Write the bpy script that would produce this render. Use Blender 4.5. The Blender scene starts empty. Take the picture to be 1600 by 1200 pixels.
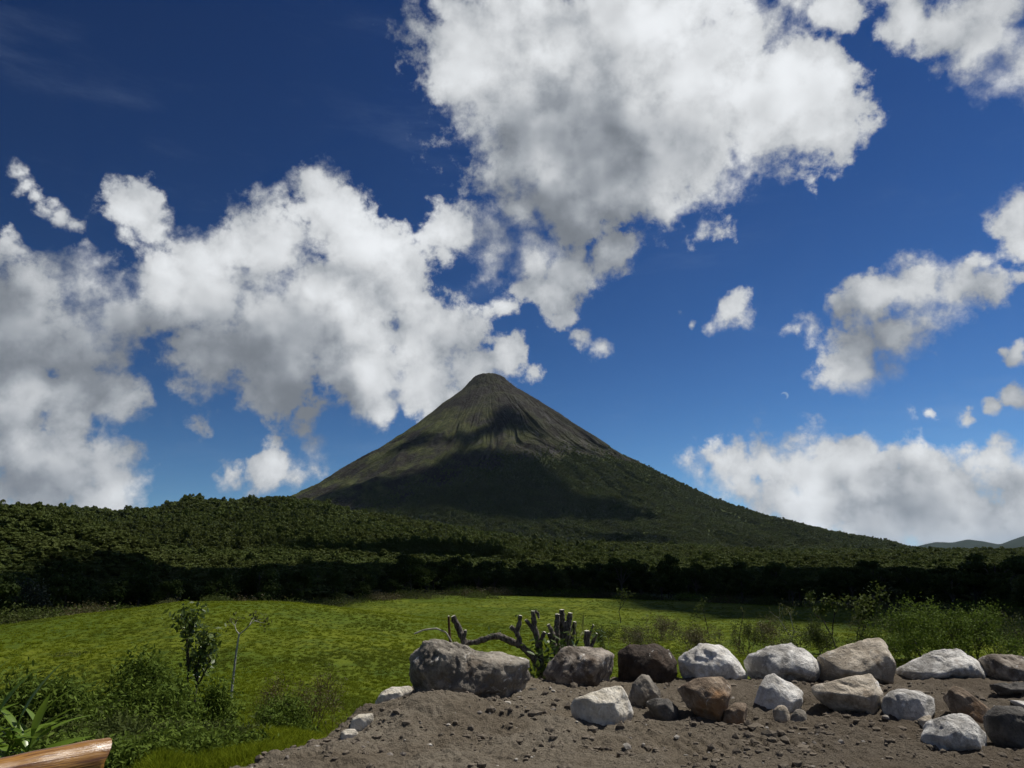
import bpy, bmesh, math, random
import numpy as np
from mathutils import Vector
S=bpy.context.scene
SUN=Vector((0.42,0.27,0.87)).normalized()
cam=bpy.data.cameras.new("camera"); co=bpy.data.objects.new("camera",cam); S.collection.objects.link(co); S.camera=co
cam.sensor_width=36; cam.lens=26; cam.clip_end=100000; cam.clip_start=.1
T=math.radians(13); CAM=Vector((0,0,1.6)); co.location=CAM; co.rotation_euler=(math.pi/2+T,0,0)
F=26/36*1600
def ray(px,py):
    x=(px-800)/F; y=(600-py)/F
    return Vector((x, math.cos(T)-y*math.sin(T), math.sin(T)+y*math.cos(T)))
S.view_settings.view_transform='Standard'; S.view_settings.look='None'; S.view_settings.exposure=0.0; S.view_settings.gamma=1.0
S.cycles.max_bounces=6; S.cycles.diffuse_bounces=2; S.cycles.glossy_bounces=1; S.cycles.transmission_bounces=3; S.cycles.transparent_max_bounces=6
S.cycles.use_adaptive_sampling=True; S.cycles.adaptive_threshold=0.02; S.cycles.use_denoising=True
sun_light=bpy.data.lights.new("sun",'SUN'); sun_light.energy=5.0; sun_light.angle=math.radians(.42); sun_light.color=(1,.955,.88)
sun_obj=bpy.data.objects.new("sun",sun_light); S.collection.objects.link(sun_obj); sun_obj.rotation_euler=SUN.to_track_quat('Z','Y').to_euler()
# ------------------------------------------------------------------ SKY
W_=bpy.data.worlds.new("World"); S.world=W_; W_.use_nodes=True
nt=W_.node_tree; bg=nt.nodes["Background"]; N=nt.nodes.new; K=nt.links.new
def put(s,v):
    if hasattr(v,'node'): K(v,s)
    else: s.default_value=v
def M(op,a,b=None,c=None,clamp=False):
    n=N("ShaderNodeMath"); n.operation=op; n.use_clamp=clamp
    for i,v in enumerate((a,b,c)):
        if v is not None: put(n.inputs[i],v)
    return n.outputs[0]
def V(op,a,b=None,c=None,out=0):
    n=N("ShaderNodeVectorMath"); n.operation=op
    for i,v in enumerate((a,b,c)):
        if v is not None: put(n.inputs[i],v)
    return n.outputs["Value"] if op in('LENGTH','DOT_PRODUCT','DISTANCE') else n.outputs[0]
def MR(v,a,b,c=0,d=1,t='SMOOTHSTEP'):
    n=N("ShaderNodeMapRange"); n.interpolation_type=t; put(n.inputs[0],v)
    for i,x in enumerate((a,b,c,d)): n.inputs[i+1].default_value=x
    return n.outputs[0]
def NZ(vec,scale,detail,rough,lac=2.0,color=False):
    n=N("ShaderNodeTexNoise"); put(n.inputs["Vector"],vec); n.inputs["Scale"].default_value=scale
    n.inputs["Detail"].default_value=detail; n.inputs["Roughness"].default_value=rough; n.inputs["Lacunarity"].default_value=lac
    return n.outputs["Color" if color else 0]
def MIX(f,a,b):
    n=N("ShaderNodeMix"); n.data_type='RGBA'; put(n.inputs[0],f); put(n.inputs[6],a); put(n.inputs[7],b); return n.outputs[2]
sky=N("ShaderNodeTexSky"); sky.sky_type='NISHITA'; sky.sun_disc=False
sky.sun_elevation=math.asin(SUN.z); sky.sun_rotation=math.atan2(SUN.x,SUN.y)
sky.air_density=1.0; sky.dust_density=0.0; sky.ozone_density=2; sky.altitude=600
dirv=V('NORMALIZE',N("ShaderNodeTexCoord").outputs["Generated"])
skv=V('NORMALIZE',V('ADD',V('MAXIMUM',N("ShaderNodeTexCoord").outputs["Generated"],(-9,-9,.02)),(0,0,.10))); K(skv,sky.inputs[0])
hs=N("ShaderNodeHueSaturation"); hs.inputs["Saturation"].default_value=1.0; hs.inputs["Value"].default_value=0.10; K(sky.outputs[0],hs.inputs["Color"])
NOISE,EMB,LO,HI=2.0,1.15,-.05,.42
sx=N("ShaderNodeSeparateColor"); K(hs.outputs[0],sx.inputs[0]); cx=N("ShaderNodeCombineColor")
for i,(k,b) in enumerate(((2.78,4.2),(2.52,2.36),(2.33,1.42))): K(M('MULTIPLY',M('POWER',sx.outputs[i],k),b),cx.inputs[i])
skyc=cx.outputs[0]
cir=N('ShaderNodeMapping'); K(N('ShaderNodeTexCoord').outputs['Generated'],cir.inputs[0]); cir.inputs['Scale'].default_value=(2.2,2.2,9); cir.inputs['Rotation'].default_value=(0,.5,0)
skyc=MIX(MR(NZ(cir.outputs[0],2.0,6,.62),.52,.9,0,.10),skyc,(.42,.52,.66,1))
mc=ray(1226,618).normalized(); mo=ray(1224,620).normalized()      # the pale day moon
moon=M('MULTIPLY',MR(V('DISTANCE',dirv,tuple(mc)),.0052,.0040),MR(V('DISTANCE',dirv,tuple(mo)),.0030,.0052))
skyc=MIX(M('MULTIPLY',moon,.5),skyc,(.40,.50,.64,1))
# clouds: puffs given as (column,row,radius) of a chart of this sky, turned into directions
CL=dict(
A=[(760,60,95),(870,80,130),(980,50,140),(1090,110,110),(1200,150,95),(1285,150,62),(850,190,125),(960,200,130),(1080,200,105),(1180,215,75),(1265,200,50),(860,285,85),(950,275,95),(895,335,60),(1020,260,75),(1120,265,45),(715,110,50),(690,85,28),(800,-80,140),(950,-100,140),(1120,-10,75),(1170,50,60),(690,0,30)],
B=[(510,290,34),(522,335,42),(550,385,50),(605,385,28),(300,400,42),(360,385,52),(430,395,62),(500,440,80),(260,440,52),(330,470,80),(430,500,95),(560,500,95),(650,520,75),(715,520,55),(330,550,62),(440,565,70),(560,580,68),(660,590,50),(740,575,48),(800,555,36),(832,580,20),(620,450,48),(600,640,26)],
C=[(215,325,42),(245,360,32),(170,335,30),(205,295,14),(30,272,14),(40,290,16),(58,305,15),(74,320,17),(95,335,17),(118,348,20),(200,375,22)],
D=[(50,440,58),(135,435,52),(30,520,72),(120,530,72),(180,500,36),(0,470,60)],
E=[(40,610,52),(120,612,56),(185,630,42),(20,650,42),(110,655,40)],
Fc=[(30,725,52),(100,735,55),(175,735,48),(60,780,50),(150,785,52),(-20,720,60),(200,770,25)],
G=[(365,745,34),(415,735,38),(465,742,32),(400,765,26),(485,640,22),(480,665,22),(495,690,26),(320,668,18)],
H=[(715,365,38),(700,400,34),(765,385,42),(830,405,42),(890,425,46),(955,400,36),(870,455,36),(880,495,22),(935,540,16),(905,525,18),(760,430,34),(780,480,26),(985,375,22),(810,440,30)],
I=[(1140,492,26),(1163,500,18),(1080,502,9),(1065,488,8),(1112,512,12)],
J=[(1522,420,22),(1545,448,24),(1490,455,38),(1430,460,42),(1375,472,38),(1320,490,32),(1265,510,24),(1335,530,44),(1400,520,44),(1450,495,34),(1335,580,40),(1375,560,34),(1300,585,22),(1240,512,10)],
Kc=[(1590,335,30),(1570,350,16),(1605,380,26),(1600,430,14)],
L=[(1245,15,30),(1320,5,42),(1410,20,44),(1480,50,44),(1545,60,64),(1600,90,60),(1455,110,22),(1560,10,60),(1370,-40,60),(1230,-20,40)],
Mc=[(1120,700,17),(1190,700,35),(1260,705,28),(1320,700,31),(1395,705,31),(1560,705,28),(1240,735,59),(1160,745,47),(1420,755,65),(1510,770,65),(1370,830,71),(1250,810,65),(1480,845,71),(1095,735,31),(1145,720,40),(1205,725,50),(1280,745,57),(1340,725,42),(1370,755,61),(1440,730,47),(1470,770,66),(1540,745,54),(1590,765,61),(1505,698,24),(1420,800,61),(1520,810,61),(1590,825,59),(1300,790,54),(1210,770,47),(1140,755,33),(1350,820,47),(1460,840,47),(1560,850,54)],
Nc=[(1420,645,14),(1450,650,12),(1400,640,9),(1510,655,14),(1560,640,14),(1590,625,18),(1555,697,14)],
O=[(1590,548,14),(1565,546,8)],
)
GREY=[(880,320,100,1.5),(930,265,95,1.),(840,215,80,.6),(890,365,50,.6),(690,60,60,.35),(1020,235,70,.35),(345,575,95,1.6),(440,590,80,1.2),(520,630,70,1.),(660,620,50,.5),(400,520,80,.3),(90,500,100,1.),(60,560,70,.9),(180,520,40,.5),(40,660,80,1.),(150,665,60,.9),(50,785,60,.6),(180,690,40,.5),(1345,545,48,1.),(1405,535,40,.9),(1440,510,30,.5),(1350,600,25,.2),(1500,815,70,.9),(1330,785,40,.5),(1590,800,40,.6),(1400,775,40,.5),(1230,790,30,.4),(1470,740,30,.6),(1400,840,50,.5),(415,768,34,.6),(850,470,40,.4),(1500,100,40,.4),(770,540,40,.3)]  # shaded parts of the clouds, put in as soft grey patches

# -- helpers above work on the tree `nt`; each cell of the sky gets its own node group with the puffs that reach it
wn=NZ(dirv,13,6,.58,color=True)
warp=V('SCALE',V('SUBTRACT',wn,(.5,.5,.5))); warp.node.inputs["Scale"].default_value=.044
wd=V('ADD',dirv,warp)
nv=V('ADD',dirv,V('SCALE',warp)); nv.node.inputs[1].links[0].from_node.inputs['Scale'].default_value=.25
ax=ray(800,500).normalized()
rest=M('MULTIPLY',MR(NZ(dirv,3.2,2,.5),.56,.70),MR(V('DOT_PRODUCT',dirv,tuple(ax)),.72,.6))
n1=NZ(nv,12,8,.62)
sp=(SUN-SUN.dot(ax)*ax).normalized()
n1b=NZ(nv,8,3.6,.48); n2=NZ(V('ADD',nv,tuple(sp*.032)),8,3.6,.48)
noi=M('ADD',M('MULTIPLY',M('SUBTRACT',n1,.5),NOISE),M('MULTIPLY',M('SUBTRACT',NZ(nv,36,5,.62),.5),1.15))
emb=M('MULTIPLY',M('SUBTRACT',n1b,n2),EMB)  # sunward light and shade of the cloud billows, put into their tone
fine=M('MULTIPLY',M('SUBTRACT',n1,.5),.24)
up=MR(N("ShaderNodeSeparateXYZ").outputs[2],-.03,.0); K(dirv,up.node.inputs[0].links[0].from_node.inputs[0])
soft=MR(NZ(dirv,7,3,.5),.36,.66,3.0,.95)
PUFF=[p for ps in CL.values() for p in ps]
PUFF=[(x,y,r*(1.28 if r>30 else 1.42)) for x,y,r in PUFF]
main=nt
def cell_group(x0,x1,y0,y1):
    global N,K
    t=bpy.data.node_groups.new("cloud_cell",'ShaderNodeTree')
    for nm,ty in (("wd",'NodeSocketVector'),("noise",'NodeSocketFloat'),("relief",'NodeSocketFloat'),("fine",'NodeSocketFloat'),("rest",'NodeSocketFloat'),("up",'NodeSocketFloat'),("sky",'NodeSocketColor'),("soft",'NodeSocketFloat')):
        t.interface.new_socket(nm,in_out='INPUT',socket_type=ty)
    t.interface.new_socket("Shader",in_out='OUTPUT',socket_type='NodeSocketShader')
    N=t.nodes.new; K=t.links.new
    gi=N("NodeGroupInput").outputs; go=N("NodeGroupOutput")
    def blob(x,y,r,R,a):
        d=ray(x,y); s=F*d.length/(r*R); c=d.normalized()
        q=V('MULTIPLY_ADD',gi[0],(s,s,s),tuple(-c*s))
        return V('LENGTH',q) if a is None else MR(V('DOT_PRODUCT',q,q),1,0,0,a,'SMOOTHERSTEP')
    def near(x,y,e): return x0-e<x<x1+e and y0-e<y<y1+e
    f=M('SUBTRACT',1.6,M('MULTIPLY',gi[4],1.6)); g=None
    for x,y,r in PUFF:
        if near(x,y,r*1.75+30): f=M('SMOOTH_MIN',f,blob(x,y,r,1.0,None) if r>46 else M('ADD',blob(x,y,r*1.55,1.0,None),.48),.14)
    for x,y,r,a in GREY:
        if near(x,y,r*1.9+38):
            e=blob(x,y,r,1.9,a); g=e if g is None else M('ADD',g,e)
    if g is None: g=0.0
    dens=M('ADD',M('MINIMUM',M('SUBTRACT',1.0,f),.85),gi[1])
    alpha=M('MULTIPLY',MR(M('MULTIPLY',M('SUBTRACT',dens,LO),gi[7]),0,1),gi[5])
    edge=MR(dens,.1,.9,-.14,.04)
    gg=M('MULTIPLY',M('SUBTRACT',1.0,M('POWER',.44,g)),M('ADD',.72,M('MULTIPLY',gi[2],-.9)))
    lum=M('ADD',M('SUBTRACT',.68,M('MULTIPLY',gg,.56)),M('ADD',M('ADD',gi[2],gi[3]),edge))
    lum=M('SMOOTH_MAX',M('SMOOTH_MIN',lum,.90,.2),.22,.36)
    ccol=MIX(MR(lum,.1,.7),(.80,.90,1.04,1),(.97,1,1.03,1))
    cl=V('SCALE',ccol); K(lum,cl.node.inputs["Scale"])
    b=N("ShaderNodeBackground"); K(MIX(alpha,gi[6],cl),b.inputs[0]); K(b.outputs[0],go.inputs[0])
    N=main.nodes.new; K=main.links.new
    return t
def leaf(x0,x1,y0,y1):
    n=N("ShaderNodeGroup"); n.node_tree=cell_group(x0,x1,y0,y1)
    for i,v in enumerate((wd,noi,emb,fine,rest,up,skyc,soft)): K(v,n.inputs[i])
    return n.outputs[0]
def pick(fac,a,b):
    m=N("ShaderNodeMixShader"); K(fac,m.inputs[0]); K(a,m.inputs[1]); K(b,m.inputs[2]); return m.outputs[0]
def cut(axis,v):              # 1 beyond column/row v of the chart
    if axis=='x': n=ray(v,0).cross(ray(v,1200))
    else: n=ray(1600,v).cross(ray(0,v))
    if n.dot(ray(3000,600) if axis=='x' else ray(800,3000))<0: n=-n
    return M('GREATER_THAN',V('DOT_PRODUCT',dirv,tuple(n.normalized())),0.0)
def split(x0,x1,y0,y1,nx,ny):
    if nx==1 and ny==1: return leaf(x0,x1,y0,y1)
    if nx>=ny:
        m=x0+(x1-x0)*(nx//2)/nx; return pick(cut('x',m),split(x0,m,y0,y1,nx//2,ny),split(m,x1,y0,y1,nx-nx//2,ny))
    m=y0+(y1-y0)*(ny//2)/ny; return pick(cut('y',m),split(x0,x1,y0,m,nx,ny//2),split(x0,x1,m,y1,nx,ny-ny//2))
front=M('GREATER_THAN',V('DOT_PRODUCT',dirv,tuple(ax)),.6)
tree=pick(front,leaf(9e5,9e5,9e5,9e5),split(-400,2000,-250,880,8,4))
K(tree,nt.nodes["World Output"].inputs[0])
W_.cycles.sampling_method='MANUAL'; W_.cycles.sample_map_resolution=512
# ------------------------------------------------------------------ HELPERS
main_tree=nt
COL=S.collection
def tag(o,label=None,cat=None,group=None,kind=None):
    for k,v in (("label",label),("category",cat),("group",group),("kind",kind)):
        if v: o[k]=v
    return o
def mesh_np(name,verts,faces,mat=None,parent=None,smooth=True,attrs=None,link=True,mats=None):
    """faces: int array (n,3) or (n,4), or a list of such arrays (one per material)"""
    me=bpy.data.meshes.new(name)
    fl=faces if isinstance(faces,list) else [faces]
    nf=sum(len(f) for f in fl); loops=np.concatenate([np.asarray(f,np.int32).ravel() for f in fl]) if nf else np.zeros(0,np.int32)
    tot=np.concatenate([np.full(len(f),f.shape[1],np.int32) for f in fl]) if nf else np.zeros(0,np.int32)
    me.vertices.add(len(verts)); me.vertices.foreach_set("co",np.asarray(verts,np.float32).ravel())
    me.loops.add(len(loops)); me.loops.foreach_set("vertex_index",loops)
    me.polygons.add(nf); st=np.zeros(nf,np.int32)
    if nf: st[1:]=np.cumsum(tot)[:-1]
    me.polygons.foreach_set("loop_start",st); me.polygons.foreach_set("loop_total",tot)
    me.polygons.foreach_set("use_smooth",np.full(nf,smooth))
    if mats:
        for m in mats: me.materials.append(m)
        me.polygons.foreach_set("material_index",np.concatenate([np.full(len(f),i,np.int32) for i,f in enumerate(fl)]))
    elif mat: me.materials.append(mat)
    for k,(dom,arr) in (attrs or {}).items():
        a=me.attributes.new(k,'FLOAT',dom); a.data.foreach_set('value',np.asarray(arr,np.float32))
    me.update(); me.validate()
    o=bpy.data.objects.new(name,me)
    if link: COL.objects.link(o)
    if parent: o.parent=parent
    return o
def empty(name,loc):
    o=bpy.data.objects.new(name,None); COL.objects.link(o); o.location=loc; o.empty_display_size=.2; return o
def copy_tree(o,parent=None):
    c=o.copy(); COL.objects.link(c); c.parent=parent
    for ch in list(o.children): copy_tree(ch,c)
    return c
# -- numpy gradient noise
_prm=np.random.RandomState(7).permutation(4096).astype(np.int64)
_gr=np.random.RandomState(8).normal(size=(4096,3)); _gr/=np.linalg.norm(_gr,axis=1)[:,None]
_g2=np.random.RandomState(9).uniform(0,2*math.pi,4096); _g2x=np.cos(_g2).astype(np.float32); _g2y=np.sin(_g2).astype(np.float32)
def perlin2(x,y,seed):
    x,y=np.broadcast_arrays(np.asarray(x,float)+seed*17.31,np.asarray(y,float)-seed*9.7)
    xi=np.floor(x); yi=np.floor(y); xf=(x-xi).astype(np.float32); yf=(y-yi).astype(np.float32); xi=xi.astype(np.int64); yi=yi.astype(np.int64)
    u=xf*xf*xf*(xf*(xf*6-15)+10); v=yf*yf*yf*(yf*(yf*6-15)+10); pa=_prm[xi&4095]; pb=_prm[(xi+1)&4095]
    def g(p,i,j):
        h=_prm[(p+yi+j)&4095]; return _g2x[h]*(xf-i)+_g2y[h]*(yf-j)
    a=g(pa,0,0); b=g(pb,1,0); c=g(pa,0,1); d=g(pb,1,1)
    a=a+(b-a)*u; c=c+(d-c)*u; return ((a+(c-a)*v)*1.3).astype(float)
def perlin(x,y,z=0.0,seed=0):
    if np.ndim(z)==0: return perlin2(x,y,seed)
    x,y,z=np.broadcast_arrays(np.asarray(x,float)+seed*17.31,np.asarray(y,float)-seed*9.7,np.asarray(z,float)+seed*3.3)
    xi=np.floor(x).astype(np.int64); yi=np.floor(y).astype(np.int64); zi=np.floor(z).astype(np.int64)
    xf=x-xi; yf=y-yi; zf=z-zi
    u=xf*xf*xf*(xf*(xf*6-15)+10); v=yf*yf*yf*(yf*(yf*6-15)+10); w=zf*zf*zf*(zf*(zf*6-15)+10)
    def g(i,j,k):
        h=_prm[(_prm[(_prm[(xi+i)&4095]+yi+j)&4095]+zi+k)&4095]; q=_gr[h]
        return q[...,0]*(xf-i)+q[...,1]*(yf-j)+q[...,2]*(zf-k)
    a=g(0,0,0)*(1-u)+g(1,0,0)*u; b=g(0,1,0)*(1-u)+g(1,1,0)*u
    c=g(0,0,1)*(1-u)+g(1,0,1)*u; d=g(0,1,1)*(1-u)+g(1,1,1)*u
    return ((a*(1-v)+b*v)*(1-w)+(c*(1-v)+d*v)*w)*1.4
def fbm(x,y,z=0.0,oct=5,rough=.5,lac=2.03,seed=0,ridged=False):
    t=0;a=1;n=0
    for i in range(oct):
        p=perlin(np.asarray(x)*lac**i,np.asarray(y)*lac**i,np.asarray(z)*lac**i,seed+i*3)
        t=t+a*((1-2*np.abs(p)) if ridged else p); n+=a; a*=rough
    return t/n
def sstep(a,b,x):
    t=np.clip((x-a)/(b-a),0,1); return t*t*(3-2*t)
def azel(px,py):
    v=ray(px,py); return math.atan2(v.x,v.y), math.atan2(v.z,math.hypot(v.x,v.y))
def at(px,py,d):
    v=ray(px,py); return CAM+v*(d/math.hypot(v.x,v.y))
def gplane(px,py,z=0.0):
    v=ray(px,py); return CAM+v*((z-CAM.z)/v.z)
def proj(x,y,z):      # chart column,row of a point, numpy
    dz=z-CAM.z; fw=y*math.cos(T)+dz*math.sin(T); upv=-y*math.sin(T)+dz*math.cos(T)
    return 800+F*x/fw, 600-F*upv/fw
def inpoly(px,py,poly):
    r=np.zeros(np.shape(px),bool); n=len(poly)
    for i in range(n):
        (x0,y0),(x1,y1)=poly[i],poly[(i+1)%n]
        if y0==y1: continue
        c=((y0>py)!=(y1>py))&(px<(x1-x0)*(py-y0)/(y1-y0)+x0); r^=c
    return r
# -- materials
class MT:
    """small node-material writer"""
    def __init__(s,name):
        s.m=bpy.data.materials.new(name); s.m.use_nodes=True; s.t=s.m.node_tree; s.t.nodes.clear()
        s.out=s.n("ShaderNodeOutputMaterial")
    def n(s,t): return s.t.nodes.new(t)
    def k(s,a,b): s.t.links.new(a,b)
    def put(s,sock,v):
        if hasattr(v,'node'): s.k(v,sock)
        elif isinstance(v,tuple) and len(v)==3 and sock.type=='RGBA': sock.default_value=(*v,1)
        else: sock.default_value=v
    def pos(s,scale=1,obj=False):
        g=s.n("ShaderNodeTexCoord").outputs["Object"] if obj else s.n("ShaderNodeNewGeometry").outputs["Position"]
        if scale==1: return g
        v=s.n("ShaderNodeVectorMath"); v.operation='MULTIPLY'; s.k(g,v.inputs[0]); v.inputs[1].default_value=(scale,)*3 if not isinstance(scale,tuple) else scale
        return v.outputs[0]
    def noise(s,vec,scale,detail=4,rough=.55,out=0,dist=0):
        n=s.n("ShaderNodeTexNoise"); s.put(n.inputs["Vector"],vec); n.inputs["Scale"].default_value=scale; n.inputs["Detail"].default_value=detail; n.inputs["Roughness"].default_value=rough; n.inputs["Distortion"].default_value=dist
        return n.outputs[out]
    def attr(s,name):
        n=s.n("ShaderNodeAttribute"); n.attribute_name=name; return n.outputs["Fac"]
    def mr(s,v,a,b,c=0,d=1,smooth=True):
        n=s.n("ShaderNodeMapRange"); n.interpolation_type='SMOOTHSTEP' if smooth else 'LINEAR'; s.put(n.inputs[0],v)
        for i,x in enumerate((a,b,c,d)): n.inputs[i+1].default_value=x
        return n.outputs[0]
    def mix(s,f,a,b,mode='MIX'):
        n=s.n("ShaderNodeMix"); n.data_type='RGBA'; n.blend_type=mode; s.put(n.inputs[0],f); s.put(n.inputs[6],a); s.put(n.inputs[7],b); return n.outputs[2]
    def math(s,op,a,b=None):
        n=s.n("ShaderNodeMath"); n.operation=op; s.put(n.inputs[0],a)
        if b is not None: s.put(n.inputs[1],b)
        return n.outputs[0]
    def bump(s,h,strength,dist,normal=None):
        n=s.n("ShaderNodeBump"); s.put(n.inputs["Height"],h); n.inputs["Strength"].default_value=strength; n.inputs["Distance"].default_value=dist
        if normal is not None: s.k(normal,n.inputs["Normal"])
        return n.outputs[0]
    def principled(s,col,rough=.9,normal=None,spec=.3,coat=0):
        b=s.n("ShaderNodeBsdfPrincipled"); s.put(b.inputs["Base Color"],col); s.put(b.inputs["Roughness"],rough); b.inputs["Specular IOR Level"].default_value=spec
        b.inputs["Coat Weight"].default_value=coat; b.inputs["Coat Roughness"].default_value=.12
        if normal is not None: s.k(normal,b.inputs["Normal"])
        return b.outputs[0]
    def done(s,sh): s.k(sh,s.out.inputs[0]); return s.m
def leafmat(name,ca,cb,trans=.3,rough=.5,spec=.25,big=None):
    t=MT(name); c=t.mix(t.attr("tint"),ca,cb)
    if big:   # slow change of hue from plant to plant
        c=t.mix(t.mr(t.noise(t.pos(),big[0],3,.6),.4,.62),c,big[1])
    p=t.principled(c,rough,None,spec); tr=t.n("ShaderNodeBsdfTranslucent"); t.put(tr.inputs[0],t.mix(.5,c,(c if False else cb)))
    m=t.n("ShaderNodeMixShader"); m.inputs[0].default_value=trans; t.k(p,m.inputs[1]); t.k(tr.outputs[0],m.inputs[2])
    return t.done(m.outputs[0])
def barkmat(name,ca,cb,scale=8,bump=.6):
    t=MT(name); p=t.pos((1,1,.35),True); n=t.noise(p,scale,6,.65)
    return t.done(t.principled(t.mix(t.mr(n,.35,.65),ca,cb),.9,t.bump(n,bump,.03),.2))
# ------------------------------------------------------------------ LAND
D_B=[0,4,8,12,16,22,30,45,60,100,200,300,600,1000,2000,3000,5000,15000,60000]
Z_B=[-.9,-.9,-1.1,-1.7,-2.9,-4.6,-5.8,-6.5,-7.3,-8.6,-9.8,-10,-8,-5,4,8,12,14,14]
class Ridge:
    def __init__(s,crest,dist,wf,wb,canopy=0.0,ripple=0.0,seed=0):
        a=sorted(azel(*p) for p in crest); s.az=np.array([q[0] for q in a]); s.el=np.array([q[1] for q in a])
        s.dist=dist; s.wf=wf; s.wb=wb; s.can=canopy; s.rip=ripple; s.seed=seed
    def z(s,x,y,d,az,base):
        dc=s.dist*(1+.10*perlin(az*4,0,0,s.seed)); zc=CAM.z+dc*np.tan(np.interp(az,s.az,s.el))-s.can
        t=(d-dc); b=np.where(t<0,np.exp(-(t/s.wf)**2),np.exp(-(t/s.wb)**2))
        amp=np.maximum(zc-base,0)
        return base+amp*b*(1+s.rip*fbm(x/s.dist*9,y/s.dist*9,0,4,.55,seed=s.seed)*(1-b*.8))
RID=[Ridge([(-600,760),(-300,770),(-100,786),(0,797),(60,802),(120,815),(200,842),(280,866),(360,893),(440,925),(520,950)],400,150,110,3,.7,11),
     Ridge([(-900,820),(-300,800),(0,797),(100,795),(180,802),(240,797),(295,783),(330,789),(400,781),(440,778),(480,783),(560,800),(700,822),(900,852),(1100,866),(1300,880)],1500,650,500,14,.9,21),
     Ridge([(150,900),(350,874),(450,860),(600,852),(740,852),(800,863),(870,884),(960,892)],700,160,150,3,.4,31),
     Ridge([(700,880),(820,858),(950,850),(1100,856),(1250,868),(1400,880)],1300,300,300,5,.4,41)]
KN=at(325,958,92)
def H(x,y):
    x=np.asarray(x,float); y=np.asarray(y,float); d=np.hypot(x,y)+1e-6; az=np.arctan2(x,y)
    z=np.interp(np.log(d+1),np.log(np.array(D_B)+1),Z_B)
    z=z+sstep(15,60,d)*(fbm(x/45,y/45,0,3,.5,seed=3)*1.0+fbm(x/9,y/9,0,3,.5,seed=4)*.16)
    z=z+sstep(300,900,d)*fbm(x/260,y/260,0,4,.55,seed=5)*np.where(az>.12,3.,8.)
    q=((x-KN.x)*.94+(y-KN.y)*.34); p=(-(x-KN.x)*.34+(y-KN.y)*.94)
    z=z+3.5*np.exp(-(q/31)**2-(p/np.where(p<0,33,19))**2)
    z=z+1.5*np.exp(-((x-6)/34)**2-((y-168)/26)**2)
    zb=z
    for r in RID: z=np.maximum(z,r.z(x,y,d,az,zb)) if True else z
    return z
# volcano
VC=at(765,585,4500); VD=4500.0; VAZ=math.atan2(VC.x,VC.y)
def prof(pts):
    nx,ny=math.cos(VAZ),-math.sin(VAZ); L=[]
    for p in pts:
        v=ray(*p); fx,fy=math.sin(VAZ),math.cos(VAZ); t=VD/(v.x*fx+v.y*fy); q=CAM+v*t
        L.append((abs((q.x-VC.x)*nx+(q.y-VC.y)*ny),q.z))
    return np.array(L).T
PL=prof([(765,585),(750,586),(741,590),(733,598),(722,611),(690,635),(640,679),(600,708),(560,732),(500,772),(450,797),(400,823),(330,851),(200,879),(0,908),(-200,918)])
PR=prof([(765,585),(779,587),(788,591),(797,600),(812,611),(850,635),(900,673),(950,710),(1000,741),(1050,771),(1100,799),(1150,818),(1200,834),(1250,846),(1300,857),(1350,868),(1420,881),(1500,891),(1620,900),(1750,908)])
def V_(x,y,detail=True):
    dx=np.asarray(x,float)-VC.x; dy=np.asarray(y,float)-VC.y; rho=np.hypot(dx,dy); th=np.arctan2(dy,dx)+VAZ
    w=.5+.5*np.cos(th); w=sstep(0,1,w)
    z=np.interp(rho,PL[0],PL[1])*(1-w)+np.interp(rho,PR[0],PR[1])*w
    if detail:
        env=sstep(120,1000,rho)*(1-sstep(2300,3300,rho)); wob=fbm(rho/700,th*2,0,3,seed=51)*.35
        g=fbm(np.cos(th+wob)*6,np.sin(th+wob)*6,rho/1500,4,.55,seed=52,ridged=True)
        g2=fbm(np.cos(th+wob)*17,np.sin(th+wob)*17,rho/900,4,.6,seed=54,ridged=True)
        z=z+env*((g-.35)*46+(g2-.4)*36)+sstep(400,60,rho)*fbm(x/30,y/30,0,4,.62,seed=57)*15+sstep(10,200,rho)*fbm(x/90,y/90,0,5,.6,seed=55)*10+env*fbm(x/420,y/420,0,3,.5,seed=56)*26
    return z
def HT(x,y): return np.maximum(H(x,y),V_(x,y))
def grid_faces(na,nr,wrap=False):
    i=np.arange(na if wrap else na-1)[:,None]; j=np.arange(nr-1)[None,:]; i2=(i+1)%na
    return np.stack([i*nr+j,i2*nr+j,i2*nr+j+1,i*nr+j+1],-1).reshape(-1,4)
# --- ground sheet, fine in view, coarse behind
azs=np.concatenate([np.linspace(-math.pi,-1.08,34)[:-1],np.linspace(-1.08,-.80,50)[:-1],np.linspace(-.80,.80,600),np.linspace(.80,1.08,50)[1:],np.linspace(1.08,math.pi,34)[1:-1]])
rs=np.concatenate([np.geomspace(1.2,14,24)[:-1],np.geomspace(14,120,110)[:-1],np.geomspace(120,3200,210)[:-1],np.geomspace(3200,52000,26)])
A,R=np.meshgrid(azs,rs,indexing='ij'); X=R*np.sin(A); Y=R*np.cos(A); Z=H(X,Y)
m=MT("pasture"); p=m.pos()
big=m.noise(p,.06,5,.6); mid=m.noise(p,.55,5,.65); fin=m.noise(p,5,4,.7)
gr=m.mix(m.mr(big,.38,.64),(.064,.096,.005),(.110,.132,.008)); gr=m.mix(m.mr(mid,.45,.7),gr,(.042,.072,.007)); gr=m.mix(m.mr(fin,.5,.8,0,.55),gr,(.11,.105,.018))
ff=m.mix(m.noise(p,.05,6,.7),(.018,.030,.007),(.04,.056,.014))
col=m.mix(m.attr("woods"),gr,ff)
M_GRASS=m.done(m.principled(col,.95,m.bump(m.math('ADD',m.math('MULTIPLY',mid,.6),m.math('MULTIPLY',fin,.25)),.9,.5),.1))
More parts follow.
